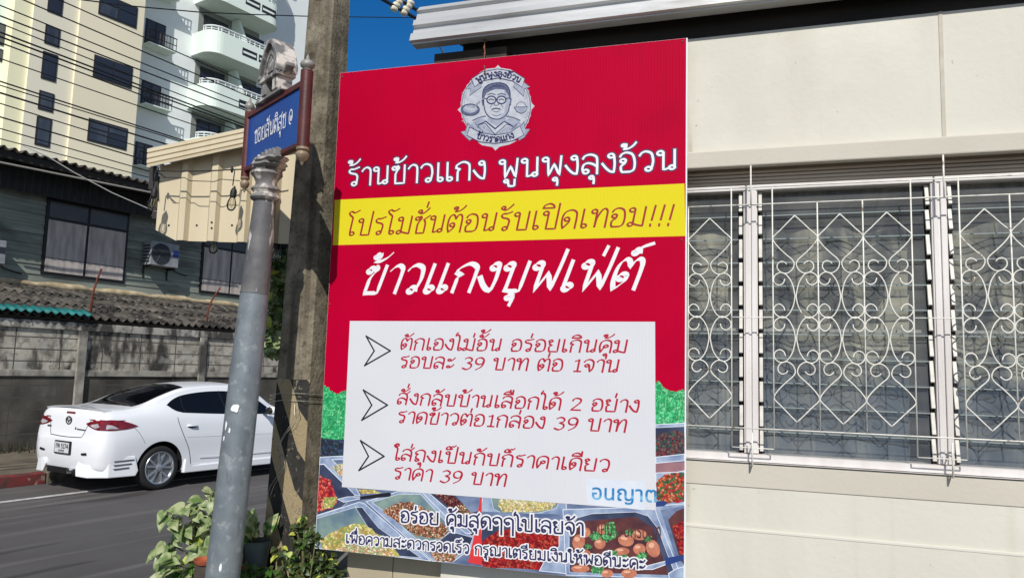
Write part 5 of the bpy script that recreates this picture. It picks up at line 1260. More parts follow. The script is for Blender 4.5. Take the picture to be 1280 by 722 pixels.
# green sheet lapped over the left end
M_teal = mat('teal_metal_sheet', srgb(34, 120, 118), .5, col2=srgb(26, 92, 92), scale=5, stretch=(1, 1, 1)); overlay(M_teal, srgb(70, 60, 50), 4, .62, .7, .8)
tl = MB(); tx = FS.hit(116, 392, WY-.16).x; corr_sheet(tl, -5, tx, WY-.16, FS.hit(60, 390, WY-.16).z, WY+.2, FS.hit(60, 390, WY-.16).z+.11, .15, .024)
o = tl.build('green_sheet', M_teal, None, smooth=True); place(o, FS); md = o.modifiers.new('t', 'SOLIDIFY'); md.thickness = .006; tag(o, 'teal corrugated metal sheet lapped over the left end of the lean-to roof', 'metal sheet')
# rusty rods standing over the wall
M_rust = mat('rusty_steel', srgb(122, 62, 42), .85, .2, col2=srgb(84, 48, 36), scale=20)
for lab, pts in (('bent rusty steel rod above the left wall post', [(113, 388), (116, 366), (122, 348), (126, 338), (127, 336)]), ('bent rusty steel rod rising nearest the grey leaning post', [(258, 405), (260, 386), (267, 371), (274, 362), (275, 359)])):
    hs = [FS.hit(px, py, WY+.35) for px, py in pts]; hs[0].z -= .25
    mb = MB(); mb.tube(hs, [.022, .022, .02, .02, .024], 6); o = mb.build('rusty_rod', M_rust, None, smooth=True); place(o, FS); tag(o, lab, 'steel rod')
# ------------------------------------------------------------------ dark clad house behind it
M_clad = mat('grey_teal_cladding', srgb(140, 146, 134), .7, col2=srgb(112, 118, 108), scale=3, stretch=(.2, 1, 4)); overlay(M_clad, srgb(62, 61, 56), 1.4, .5, .65, .7, stretch=(.5, 1, 1.4))
M_shut = mat('grey_shutter', srgb(192, 182, 174), .7, col2=srgb(154, 146, 140), scale=3, stretch=(3, 1, .5)); M_dpane = mat('dark_upper_pane', srgb(64, 64, 64), .25, col2=srgb(48, 48, 50), scale=2)
M_blackf = mat('black_window_frame', srgb(16, 16, 18), .6)
ch = thing('clad_house', 'grey teal clad house with deep dark eave and shuttered windows across the street', 'house', FS)
EY = HY-1.0
ze = FS.hit(90, 207, EY).z
mb = MB(); vs = []; nb = int((ze-.1)/.215)
for k in range(nb):
    z = -.1+k*.215; vs += [(-9, HY-.028, z), (30, HY-.028, z), (-9, HY-.004, z+.214), (30, HY-.004, z+.214)]
mb.add(vs, [(4*k, 4*k+1, 4*k+3, 4*k+2) for k in range(nb)]+[(4*k+2, 4*k+3, 4*k+5, 4*k+4) for k in range(nb-1)]); mb.build('siding', M_clad, ch)
mb = MB(); mb.box((-7, HY, -.1), (30, HY+.15, ze-.06)); mb.box((-7, HY+.15, -.1), (-6.9, HY+7, ze-.06)); mb.build('wall', M_clad, ch)
mb = MB(); corr_sheet(mb, -7.4, 24, EY-.12, ze+.02, HY+4.5, ze+.28, .2, .035, 10); r_ = mb.build('roof', M_fib, ch, smooth=True); md = r_.modifiers.new('t', 'SOLIDIFY'); md.thickness = .02
M_val = mat('black_ribbed_valance', srgb(40, 42, 42), .7, col2=srgb(28, 30, 30), scale=4)
zv0, zv1 = FS.hit(90, 252, HY-.30).z, FS.hit(90, 224, HY-.30).z
mb = MB(); nx = 700; vs = []
for i in range(nx+1):
    x = -7+27*i/nx; y = HY-.30+(.02 if (i//2) % 2 else -.02); vs += [(x, y, zv0), (x, y, zv1)]
mb.add(vs, [(2*i, 2*i+2, 2*i+3, 2*i+1) for i in range(nx)]); mb.build('valance', M_val, ch)
mb = MB(); mb.box((-7, EY-.03, ze-.17), (24, EY+.02, ze-.03)); mb.box((-7, HY-.28, zv1), (24, HY-.001, zv1+.05)); mb.build('eave_board', M_darkwood, ch)
mb = MB(); h = [FS.hit(px, py, EY-.07) for px, py in ((-60, 186), (0, 203), (95, 222), (190, 241), (260, 255))]; mb.tube(h, .022, 8); mb.build('eave_pipe', mat('pale_eave_pipe', srgb(150, 146, 138), .6), ch, smooth=True)
def shutter_window(x0, x1, z0, z1, split, zs):
    wn = MB(); wn.box((x0, HY-.05, z0), (x1, HY-.001, z1)); f = wn.build('window', M_blackf, ch)
    mb = MB()
    for a, b2 in ((x0+.06, split-.03), (split+.03, x1-.06)): mb.box((a, HY-.065, z0+.06), (b2, HY-.0505, zs-.03))
    mb.build('shutter', M_shut, f, bevel=.004)
    mb = MB()
    for a, b2 in ((x0+.06, split-.03), (split+.03, x1-.06)): mb.box((a, HY-.06, zs+.03), (b2, HY-.0505, z1-.06)); mb.box((a, HY-.070, z0+.36), (b2, HY-.0655, z0+.375))
    mb.build('pane', M_dpane, f)
w0 = FS.hit(51, 342, HY-.05); w1 = FS.hit(163, 263, HY-.05); ws = FS.hit(107, 300, HY-.05)
shutter_window(w0.x, FS.hit(154, 352, HY-.05).x+.03, w0.z, FS.hit(61, 246, HY-.05).z, FS.hit(106, 330, HY-.05).x, FS.hit(60, 272, HY-.05).z)
dx = FS.hit(249, 366, HY-.05).x-w0.x
shutter_window(w0.x+dx, FS.hit(154, 352, HY-.05).x+.03+dx, w0.z, FS.hit(61, 246, HY-.05).z, FS.hit(106, 330, HY-.05).x+dx, FS.hit(60, 272, HY-.05).z)
# air-conditioning boxes
M_ac = mat('aircon_grey', srgb(150, 152, 156), .6, col2=srgb(128, 130, 134), scale=6); M_acd = mat('aircon_fan_dark', srgb(40, 44, 50), .6); M_badge = mat('aircon_blue_badge', srgb(26, 50, 130), .5)
def aircon(lab, px0, px1, pyt, pyb, side=None):
    a = FS.hit(px0, (pyt+pyb)/2, HY-.36).x; b2 = FS.hit(px1, (pyt+pyb)/2, HY-.36).x; zt = FS.hit((px0+px1)/2, pyt, HY-.36).z; z0 = FS.hit((px0+px1)/2, pyb, HY-.36).z
    r_ = thing('air_conditioner', lab, 'air conditioner', FS, (a, HY-.36, z0)); W_, H2 = b2-a, zt-z0
    mb = MB(); mb.box((0, 0, 0), (W_, .30, H2)); ca = mb.build('casing', M_ac, r_, bevel=.015)
    mb = MB(); c0_ = (W_*.36, H2*.5); rr = min(W_*.33, H2*.44)
    mb.prism([(c0_[0]+rr*math.cos(2*math.pi*i/20), c0_[1]+rr*math.sin(2*math.pi*i/20)) for i in range(20)], -.012, -.001)
    for k in range(8): mb.tube([(c0_[0]+rr*.2*math.cos(k*.785), -.016, c0_[1]+rr*.2*math.sin(k*.785)), (c0_[0]+rr*math.cos(k*.785+.3), -.016, c0_[1]+rr*math.sin(k*.785+.3))], .006, 4)
    mb.build('fan_grille', M_acd, r_)
    mb = MB(); mb.box((W_*.78, -.008, H2*.45), (W_*.97, -.0005, H2*.72)); mb.build('badge', M_badge if side else M_acd, r_)
    mb = MB()
    for k in range(6): mb.box((-.012, .03, H2*(.12+.13*k)), (-.0005, .27, H2*(.18+.13*k)))
    mb.build('side_louvre', M_acd, r_)
    mb = MB(); mb.box((.05, .0, -.05), (.09, .36, -.001)); mb.box((W_-.09, .0, -.05), (W_-.05, .36, -.001)); mb.box((.05, .32, -.3), (.09, .36, -.051)); mb.box((W_-.09, .32, -.3), (W_-.05, .36, -.051)); mb.build('bracket', M_dst, r_)
    mb = MB(); mb.tube([(W_*.9, .3, .1), (W_+.15, .33, -.05), (W_+.5, .345, -.12)], .014, 6); mb.build('pipe', M_dst, r_, smooth=True)
aircon('grey outdoor air conditioner with blue badge right of the big shuttered window', 188, 224, 303, 333, True)
aircon('grey outdoor air conditioner cut by the left edge of the photo', -34, 8, 298, 328)
# ------------------------------------------------------------------ apartment towers
M_beige = mat('beige_tower_paint', srgb(238, 229, 200), .8, col2=srgb(230, 221, 192), scale=.3); M_beigeg = mat('grey_tower_strip', srgb(228, 222, 200), .8); M_yell = mat('pale_yellow_tower_paint', srgb(236, 232, 196), .8)
M_wht = mat('white_tower_paint', srgb(232, 236, 234), .8, col2=srgb(224, 230, 228), scale=.3); M_mint = mat('pale_mint_balcony', srgb(226, 238, 228), .8)
M_wg = mat('tower_window_glass', srgb(28, 38, 54), .08, col2=srgb(20, 26, 40), scale=.8, spec=.9); M_wc = mat('tower_curtained_glass', srgb(62, 70, 80), .1, col2=srgb(36, 44, 56), scale=1.2, stretch=(3, 1, .5), spec=.9); M_wf = mat('tower_window_frame', srgb(34, 36, 40), .6); M_rail = mat('white_railing', srgb(220, 226, 226), .6)
M_rec = mat('balcony_recess_shade', srgb(128, 132, 126), .8)  # shade of the balcony recess put into the wall colour
TY = 34.6
bt = thing('beige_tower', 'beige apartment block with dark windows rising behind the clad house', 'apartment block', FT)
cx_ = FT.hit(174, 100, TY).x; xg0 = FT.hit(40, 100, TY).x; xgm = FT.hit(41, 90, TY).x
ZT = 46
mb = MB(); mb.box((xgm+1.7, TY, -.1), (cx_, TY+12, ZT)); tw = mb.build('wall', M_beige, bt)
# set-back strip with the narrow windows and the yellow wing beyond
SY = TY+0.0
xq = FT.hit(58, 60, TY).x
xy1 = FT.hit(36, 60, TY+.25).x; xy0 = FT.hit(13, 60, TY+.25).x
mb = MB(); mb.box((xy1, TY+.12, -.1), (xgm+1.7, TY+12, ZT)); mb.build('grey_strip', M_beigeg, bt)
mb = MB(); mb.box((xy0, TY+.25, -.1), (xy1, TY+12, ZT)); mb.build('yellow_wing', M_yell, bt)
mb = MB(); mb.box((xy0-14, TY+.9, -.1), (xy0, TY+12, ZT)); mb.build('pale_wing', M_mint, bt)
win0 = [FT.hit(118, 68, TY-.0), FT.hit(118, 96.5, TY), FT.hit(166, 85, TY), FT.hit(111.5, 147.5, TY)]
fl = win0[0].z-win0[3].z
def twin(parent, x0, x1, z0, z1, y, name='window', mull=1, trans=True):
    mb = MB(); mb.box((x0, y-.03, z0), (x1, y-.001, z1)); f = mb.build(name, M_wf, parent)
    mb = MB(); n = mull+1; W_ = (x1-x0-.08*(n+1))/n
    for k in range(n):
        a = x0+.08+k*(W_+.08)
        zc_ = z0+(z1-z0)*.55; mb.mi = 1 if random.random() < .35 else 0
        if trans: mb.box((a, y-.045, z0+.08), (a+W_, y-.0305, zc_)); mb.mi = 1 if random.random() < .3 else 0; mb.box((a, y-.05, zc_+.06), (a+W_, y-.0305, z1-.08))
        else: mb.box((a, y-.045, z0+.08), (a+W_, y-.0305, z1-.08))
    mb.build('pane', [M_wg, M_wc], f)
    return f
wx0, wx1 = win0[0].x, win0[2].x; wz1, wz0 = win0[0].z, win0[1].z
for k in range(-1, 4):
    twin(bt, wx0, wx1, wz0+fl*k, wz1+fl*k, TY)
nx0, nx1 = FT.hit(57, 48, TY).x, FT.hit(74, 48, TY).x
for (ya, yb) in ((0, 15), (32, 56), (66, 101), (116, 140), (149, 185)):
    za = FT.hit(65, yb, TY+.0).z; zb2 = FT.hit(65, ya-(18 if ya == 0 else 0), TY).z; twin(bt, nx0, nx0+.62, za, zb2, TY+.12, mull=0, trans=False)
# small openings in the yellow wing
for (px0, px1, ya, yb) in ((-6, 14, 28, 56), (-8, 12, 60, 76), (-8, 2, 122, 150), (-4, 4, 160, 172)):
    x0, x1 = FT.hit(px0, (ya+yb)/2, TY+.9).x, FT.hit(px1, (ya+yb)/2, TY+.9).x; twin(bt, x0, x1, FT.hit(px0+4, yb, TY+.9).z, FT.hit(px0+4, ya, TY+.9).z, TY+.9, mull=0, trans=False)
for k in range(-1, 5):
    for xo_ in (3.0, 6.5, 10.0): twin(bt, xy0-xo_, xy0-xo_+1.6, wz0+fl*k, wz1+fl*k, TY+.9)
# floor grooves
mb = MB()
for k in range(-1, 4): mb.box((xgm+1.70, TY-.012, wz0+fl*k-.95), (cx_+.001, TY-.0005, wz0+fl*k-.90))
WYT = 36.1
wt = thing('white_tower', 'white apartment block with rounded balconies behind the beige block', 'apartment block', FT)
wx_l = cx_-2; 
mb = MB(); mb.box((wx_l, WYT, -.1), (FT.hit(380, 60, WYT).x+.6, WYT+10, 48)); mb.build('wall', M_wht, wt)
# recessed windows in the shaded strip
for (ya, yb, px0, px1) in ((-52, -12, 184, 212), (22, 55, 181, 207), (100, 130, 176, 201), (176, 206, 168, 190)):
    x0, x1 = FT.hit(px0, (ya+yb)/2, WYT).x, FT.hit(px1, (ya+yb)/2, WYT).x; z1 = FT.hit(px0, ya, WYT).z; z0 = FT.hit(px0, yb, WYT).z
    f = twin(wt, x0, x1, z0, z1, WYT, mull=1, trans=False)
    mb = MB(); 
    mb.box((x0-.15, WYT-.75, z0-.16), (x1+.25, WYT-.002, z0-.101))
    bal = mb.build('balcony_slab', M_mint, wt)
    mb = MB()
    for k in range(9): xx = x0-.12+(x1-x0+.34)*k/8; mb.tube([(xx, WYT-.72, z0-.1), (xx, WYT-.72, z0+.55)], .02, 4)
    mb.tube([(x0-.14, WYT-.72, z0+.56), (x1+.24, WYT-.72, z0+.56)], .03, 5); mb.tube([(x0-.14, WYT-.72, z0+.2), (x1+.24, WYT-.72, z0+.2)], .025, 5); mb.build('railing', M_dst, bal)
# stack of rounded balconies
BYD = 1.7
bxl = FT.hit(263, 60, WYT-BYD).x; bxr = FT.hit(352, 60, WYT-BYD).x
z_top0 = FT.hit(263, 33, WYT-BYD).z; z_top1 = FT.hit(258, 100, WYT-BYD).z; pitch = z_top0-z_top1; par = z_top0-FT.hit(266, 63, WYT-BYD).z
bxr = bxl+(bxr-bxl)*1.0
# two rooms per storey, with a fin wall between
def bal_outline(r=.75, n=7):
    pts = [(bxl, WYT)]; 
    pts += [(bxl+r-r*math.cos(math.pi/2*i/n), WYT-BYD+r-r*math.sin(math.pi/2*i/n)) for i in range(n+1)]
    pts += [(bxr-r+r*math.sin(math.pi/2*i/n), WYT-BYD+r-r*math.cos(math.pi/2*i/n)) for i in range(n+1)]
    pts += [(bxr, WYT)]; return pts
OUT = bal_outline(); INN = [(bxl+.14, WYT)]+[(x+(.14 if x < (bxl+bxr)/2 else -.14)*1, y+.14) for x, y in OUT[1:-1]]+[(bxr-.14, WYT)]
for k in range(-2, 5):
    zt = z_top0+pitch*k; z0 = zt-par
    mb = MB(); n = len(OUT)
    vs = [(x, y, z0) for x, y in OUT]+[(x, y, zt) for x, y in OUT]+[(x, y, z0+.18) for x, y in INN]+[(x, y, zt) for x, y in INN]
    fs = [tuple(range(n-1, -1, -1)), tuple(range(2*n, 3*n))]
    for i in range(n-1): fs += [(i, i+1, n+i+1, n+i), (2*n+i, 3*n+i, 3*n+i+1, 2*n+i+1), (n+i, n+i+1, 3*n+i+1, 3*n+i)]
    mb.add(vs, fs); bal = mb.build('balcony', M_mint, wt)
    mb = MB(); mb.tube([(x+.07*(1 if x < (bxl+bxr)/2 else -1), y+.07, zt+.26) for x, y in OUT[1:-1]], .05, 6); mb.tube([(x+.07*(1 if x < (bxl+bxr)/2 else -1), y+.07, zt+.12) for x, y in OUT[1:-1]], .03, 5)
    for i in range(10):
        q = OUT[1+int(i*(n-3)/9)]; mb.tube([(q[0]+.07*(1 if q[0] < (bxl+bxr)/2 else -1), q[1]+.07, zt), (q[0]+.07*(1 if q[0] < (bxl+bxr)/2 else -1), q[1]+.07, zt+.26)], .03, 4)
    xa, xb = OUT[8][0], OUT[9][0]
    for i in range(1, 9): xx = xa+(xb-xa)*i/9; mb.tube([(xx, WYT-BYD+.07, zt), (xx, WYT-BYD+.07, zt+.26)], .03, 4)
    mb.build('railing', M_rail, bal)
    mb = MB()
    for xx in (bxl+(bxr-bxl)*.44, bxl+(bxr-bxl)*.68):
        for dz in (.0, .28): mb.box((xx, WYT-BYD-.012, z0+.42+dz), (xx+.85, WYT-BYD-.001, z0+.56+dz))
        mb.box((xx-.05, WYT-BYD-.012, z0+.42), (xx-.001, WYT-BYD-.001, z0+.84)); mb.box((xx+.851, WYT-BYD-.012, z0+.42), (xx+.90, WYT-BYD-.001, z0+.84))
    mb.build('drain_slots', M_wf, bal)
    mb = MB(); xm = bxl+(bxr-bxl)*.52
    vs = [(xm, WYT-.002, zt), (xm, WYT-BYD+.3, zt+.02), (xm, WYT-.55, zt+pitch-par-.02), (xm, WYT-.002, zt+pitch-par-.02)]
    mb.add(vs+[(x+.18, y, z) for x, y, z in vs], [(0, 1, 2, 3), (7, 6, 5, 4), (0, 4, 5, 1), (1, 5, 6, 2), (2, 6, 7, 3)]); mb.build('fin_wall', M_mint, wt)
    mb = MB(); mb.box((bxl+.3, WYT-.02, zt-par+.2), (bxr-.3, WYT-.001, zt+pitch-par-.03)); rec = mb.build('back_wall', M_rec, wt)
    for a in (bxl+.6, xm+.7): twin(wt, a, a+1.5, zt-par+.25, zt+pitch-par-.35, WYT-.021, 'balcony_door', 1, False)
# ------------------------------------------------------------------ overhead cables across the street side
CYL = 9.6
lines = [(5, .022), (18, .026), (29, .02), (42, .03), (48, .03), (54, .024), (72, .02), (100, .026), (106, .02), (117, .032), (131, .02), (147, .026), (160, .02), (172, .018), (-14, .024), (-32, .022)]
M_cab2 = mat('street_cable', srgb(22, 24, 28), .6)
for i, (y0, th) in enumerate(lines):
    yy_ = CYL+random.uniform(-.12, .12); a = FS.hit(0, y0, yy_); 
    x0, x1 = a.x-6, a.x+24; mb = MB(); pts = []
    s = random.uniform(.1, .3); sl0 = random.uniform(-.012, .012)
    for k in range(31):
        f = k/30; x = x0+(x1-x0)*f; pts.append((x, yy_+.05*math.sin(f*5+i), a.z+sl0*(x-a.x)-s*4*f*(1-f)+s*4*.2*.8))
    mb.tube(pts, th*.36, 6); o = mb.build('overhead_cable', M_cab2, None, smooth=True); place(o, FS)
    tag(o, 'black cable among those strung along the street across the apartment blocks', 'cable', 'cables strung along the street')
# thin cable crossing high and running on past the pole
mb = MB(); pts = [FS.hit(px, py, 14.5) for px, py in ((40, -18), (95, -1), (160, 7.5), (250, 15.5), (320, 18.5), (380, 20.5), (444, 21.5), (520, 22.5), (600, 22))]; mb.tube(pts, .014, 6); o = mb.build('overhead_cable', M_cab2, None, smooth=True); place(o, FS); tag(o, 'single thin cable crossing both apartment blocks and the blue sky', 'cable')
# pale drop wire in front of the dark eave
M_palew = mat('pale_drop_wire', srgb(190, 188, 180), .6)
mb = MB(); pts = [FS.hit(px, py, 15.2) for px, py in ((30, 182), (60, 196), (93, 216), (140, 241), (186, 261), (230, 276))]; mb.tube(pts, .013, 6); o = mb.build('overhead_cable', M_palew, None, smooth=True); place(o, FS); tag(o, 'pale drop wire slanting down across the dark eave of the clad house', 'cable')
# cables with spacers above the menu board
FK = Frame((0, 0, 0), FS.phi)
for lab, off in (('thick black power cable with white spacers against the blue sky, upper', 0), ('thick black power cable with white spacers against the blue sky, lower', 1)):
    a, b2 = ((452, -28), (560, 36)) if off == 0 else ((440, -22), (560, 46))
    pts = [FS.hit(a[0]+(b2[0]-a[0])*k/12, a[1]+(b2[1]-a[1])*k/12, 4.9) for k in range(-3, 20)]
    mb = MB(); mb.tube(pts, .018, 7); o = mb.build('power_cable', M_cab2, None, smooth=True); place(o, FS); tag(o, lab, 'cable')
M_spc = mat('white_cable_spacer', srgb(216, 210, 188), .5)
for i, (px, py) in enumerate(((499, 6), (511, 11))):
    h0 = FS.hit(px-7, py+6, 4.9); h1 = FS.hit(px+3, py-8, 4.9); root = thing('cable_spacer', ('white ceramic spacer on the power cables, farther from the roof edge', 'white ceramic spacer on the power cables, nearer the roof edge')[i], 'cable spacer', FS, h0)
    mb = MB(); d = h1-h0; mb.tube([d*0, d], .012, 6); mb.build('rod', M_spc, root)
    for k in range(4):
        c0_ = d*(.05+.3*k); mb = MB(); u = FS.hit(px+6, py+4, 4.9)-FS.hit(px, py, 4.9); u.normalize(); mb.tube([c0_-u*.045, c0_-u*.03, c0_+u*.03, c0_+u*.045], [.016, .03, .03, .016], 8); mb.build('clamp', M_spc, root, smooth=True)
mb = MB(); pts = [FW.hit(px, py, .6) for px, py in ((540, 34), (546, 50), (554, 66), (563, 84))]; mb.tube(pts, .006, 6); o = mb.build('service_wire', M_cab2, None); place(o, FW); tag(o, 'black service wire dropping behind the roof corner of the cream house', 'cable')
# ------------------------------------------------------------------ white saloon car parked at the far kerb
m, t, b = base_mat('white_car_paint'); M_car = m
b.inputs['Base Color'].default_value = rgba(srgb(232, 234, 238)); b.inputs['Roughness'].default_value = .32; b.inputs['Coat Weight'].default_value = .6; b.inputs['Coat Roughness'].default_value = .06
M_cglass = mat('tinted_car_glass', srgb(8, 9, 13), .04, spec=.6, col2=srgb(10, 11, 15)); M_tyre = mat('tyre_rubber', srgb(28, 28, 29), .85, bump=.1, bscale=60)
M_rimm = mat('alloy_rim', srgb(178, 182, 188), .3, .7); M_rimd = mat('wheel_well_black', srgb(12, 12, 13), .9)
M_tred = mat('tail_lamp_red', srgb(130, 8, 24), .12, col2=srgb(90, 6, 18), scale=14, coat=.8); M_tclr = mat('tail_lamp_clear', srgb(196, 190, 196), .12, col2=srgb(150, 150, 158), scale=20, coat=.8)
M_seam = mat('panel_gap', srgb(60, 62, 66), .8); M_chrome = mat('chrome', srgb(200, 202, 206), .12, .9); M_blk = mat('black_bumper_plastic', srgb(15, 15, 16), .6)
M_plate = mat('number_plate', srgb(206, 210, 212), .5)
ST = [  # x, bottom z, then (y,z) for sill, mid, shoulder, belt, window top, roof edge, and centre top z
 (0.00, .34, (.52, .40), (.60, .52), (.60, .62), (.58, .67), (.48, .69), (.30, .70), .705),
 (0.03, .30, (.64, .36), (.71, .52), (.71, .66), (.69, .73), (.58, .77), (.34, .79), .80),
 (0.07, .28, (.71, .34), (.765, .52), (.765, .72), (.73, .90), (.64, 1.00), (.40, 1.05), 1.06),
 (0.13, .26, (.755, .32), (.80, .52), (.805, .74), (.77, .97), (.69, 1.08), (.46, 1.125), 1.14),
 (0.22, .25, (.78, .30), (.825, .52), (.83, .76), (.785, .99), (.70, 1.085), (.48, 1.13), 1.145),
 (0.45, .24, (.80, .28), (.84, .52), (.848, .77), (.80, 1.00), (.71, 1.09), (.52, 1.13), 1.148),
 (0.70, .23, (.81, .26), (.845, .52), (.85, .77), (.80, 1.01), (.70, 1.12), (.56, 1.165), 1.18),
 (1.00, .22, (.82, .25), (.848, .52), (.85, .77), (.80, 1.02), (.655, 1.215), (.545, 1.285), 1.31),
 (1.35, .21, (.83, .24), (.846, .52), (.846, .76), (.80, 1.015), (.625, 1.30), (.52, 1.39), 1.42),
 (1.75, .21, (.83, .24), (.842, .52), (.842, .76), (.80, 1.00), (.605, 1.345), (.50, 1.435), 1.468),
 (2.15, .21, (.83, .24), (.842, .52), (.842, .75), (.80, .985), (.605, 1.35), (.50, 1.445), 1.478),
 (2.45, .21, (.83, .24), (.842, .52), (.842, .74), (.80, .97), (.615, 1.32), (.51, 1.42), 1.452),
 (2.72, .21, (.83, .24), (.846, .52), (.846, .73), (.80, .955), (.645, 1.23), (.54, 1.325), 1.355),
 (2.98, .21, (.83, .25), (.85, .52), (.85, .72), (.80, .935), (.69, 1.08), (.58, 1.14), 1.17),
 (3.36, .22, (.83, .26), (.85, .50), (.845, .70), (.79, .89), (.68, .965), (.55, 1.0), 1.015),
 (3.90, .23, (.80, .28), (.82, .48), (.81, .66), (.75, .82), (.64, .885), (.5, .92), .93),
 (4.12, .25, (.70, .30), (.73, .46), (.71, .60), (.64, .72), (.52, .77), (.38, .79), .80),
 (4.25, .30, (.46, .36), (.50, .46), (.48, .54), (.42, .60), (.34, .63), (.24, .64), .645)]
def cr1(p0, p1, p2, p3, t): return .5*(2*p1+(p2-p0)*t+(2*p0-5*p1+4*p2-p3)*t*t+(-p0+3*p1-3*p2+p3)*t**3)
def body_rows():
    rows = []
    for s_ in ST:
        x, zb_, *ps, zt = s_
        rows.append([(0, zb_), (ps[0][0]-.10, zb_), ps[0], ps[1], ps[2], ps[3], ps[4], ps[5], (0, zt)])
    NS = 5; NT = 6
    fine = []
    n = len(ST)
    for i in range(n-1):
        seg = NS if ST[i+1][0]-ST[i][0] > .15 else 3
        for a in range(seg):
            t_ = a/seg; i0, i3 = max(i-1, 0), min(i+2, n-1)
            # non-uniform stations: blend with a monotone cubic
            def itp(f):
                x0, x1 = ST[i][0], ST[i+1][0]; p1, p2 = f(i), f(i+1)
                m1 = (f(i+1)-f(i0))/((ST[i+1][0]-ST[i0][0]) or 1) if i0 != i else (p2-p1)/(x1-x0)
                m2 = (f(i3)-f(i))/((ST[i3][0]-ST[i][0]) or 1) if i3 != i+1 else (p2-p1)/(x1-x0)
                if (p2-p1)*m1 <= 0: m1 = 0
                if (p2-p1)*m2 <= 0: m2 = 0
                lim = 3*abs(p2-p1)/(x1-x0)
                m1 = max(-lim, min(lim, m1)); m2 = max(-lim, min(lim, m2))
                h = x1-x0; tt = t_
                return (2*tt**3-3*tt**2+1)*p1+(tt**3-2*tt**2+tt)*h*m1+(-2*tt**3+3*tt**2)*p2+(tt**3-tt**2)*h*m2
            fine.append((ST[i][0]+(ST[i+1][0]-ST[i][0])*t_, [(itp(lambda k: rows[k][j][0]), itp(lambda k: rows[k][j][1])) for j in range(9)]))
    fine.append((ST[-1][0], rows[-1]))
    out = []
    for x, r in fine:
        ring = []
        for j in range(8):
            p1, p2 = r[j], r[j+1]; p0 = r[j-1] if j else (-r[1][0], r[1][1]); p3 = r[j+2] if j+2 < 9 else (-r[7][0], r[7][1])
            sharp = j in (0, 1)
            for a in range(NT):
                t_ = a/NT
                if sharp: ring.append((p1[0]+(p2[0]-p1[0])*t_, p1[1]+(p2[1]-p1[1])*t_))
                else: ring.append((cr1(p0[0], p1[0], p2[0], p3[0], t_), cr1(p0[1], p1[1], p2[1], p3[1], t_)))
        ring.append(r[8]); out.append((x, ring))
    return out
RW = body_rows()
mb = MB(); m_ = len(RW[0][1]); full = []
for x, ring in RW:
    right = [(x, -y, z) for y, z in ring]; left = [(x, y, z) for y, z in ring[1:-1]][::-1]
    full.append(right+left)
nn = len(full[0]); vs = [v for r in full for v in r]; fs = []
for i in range(len(full)-1):
    for k in range(nn): fs.append((i*nn+k, (i+1)*nn+k, (i+1)*nn+(k+1) % nn, i*nn+(k+1) % nn))
fs.append(tuple(range(nn))); fs.append(tuple(range((len(full)-1)*nn+nn-1, (len(full)-1)*nn-1, -1)))
WR, WX = .305, (.89, 3.38)
CAR_X, CAR_Y = FS.flat(197, 612, 0).x-WX[0], FS.flat(197, 612, 0).y+.83
FC = Frame(FS.M @ Vector((CAR_X, CAR_Y, 0)), FS.phi)
car = thing('parked_car', 'white saloon car with dark windows parked against the far kerb', 'car', FC)
bme = MB(); bme.add(vs, fs)
body = bme.build('body', [M_car, M_rimd], car, smooth=True)
bmx = bmesh.new(); bmx.from_mesh(body.data); bmesh.ops.recalc_face_normals(bmx, faces=bmx.faces[:]); bmx.to_mesh(body.data); bmx.free()
bvh = BVHTree.FromPolygons([v.co.copy() for v in body.data.vertices], [tuple(p.vertices) for p in body.data.polygons])
# wheel wells cut out of the body
cut = MB()
for x in WX:
    for s in (-1, 1):
        cut.lathe([(.355, 0), (.355, .34)], 40, Matrix.Translation((x, s*.56, WR+.015)) @ Matrix.Rotation(R(-90*s), 4, 'X'))
cut_o = cut.build('tmp_cut', [M_rimd])
cbm = bmesh.new(); cbm.from_mesh(cut_o.data); bmesh.ops.recalc_face_normals(cbm, faces=cbm.faces[:]); cbm.to_mesh(cut_o.data); cbm.free()
bo = body.modifiers.new('b', 'BOOLEAN'); bo.operation = 'DIFFERENCE'; bo.object = cut_o; bo.solver = 'EXACT'; bo.material_mode = 'TRANSFER'
car_mw = car.matrix_basis.copy(); car.matrix_basis = Matrix.Identity(4); bpy.context.view_layer.update()
me2 = bpy.data.meshes.new_from_object(body.evaluated_get(bpy.context.evaluated_depsgraph_get()))
body.modifiers.clear(); body.data = me2; me2.name = 'body'; bpy.data.objects.remove(cut_o); car.matrix_basis = car_mw
try: me2.set_sharp_from_angle(angle=R(38))
except Exception: pass
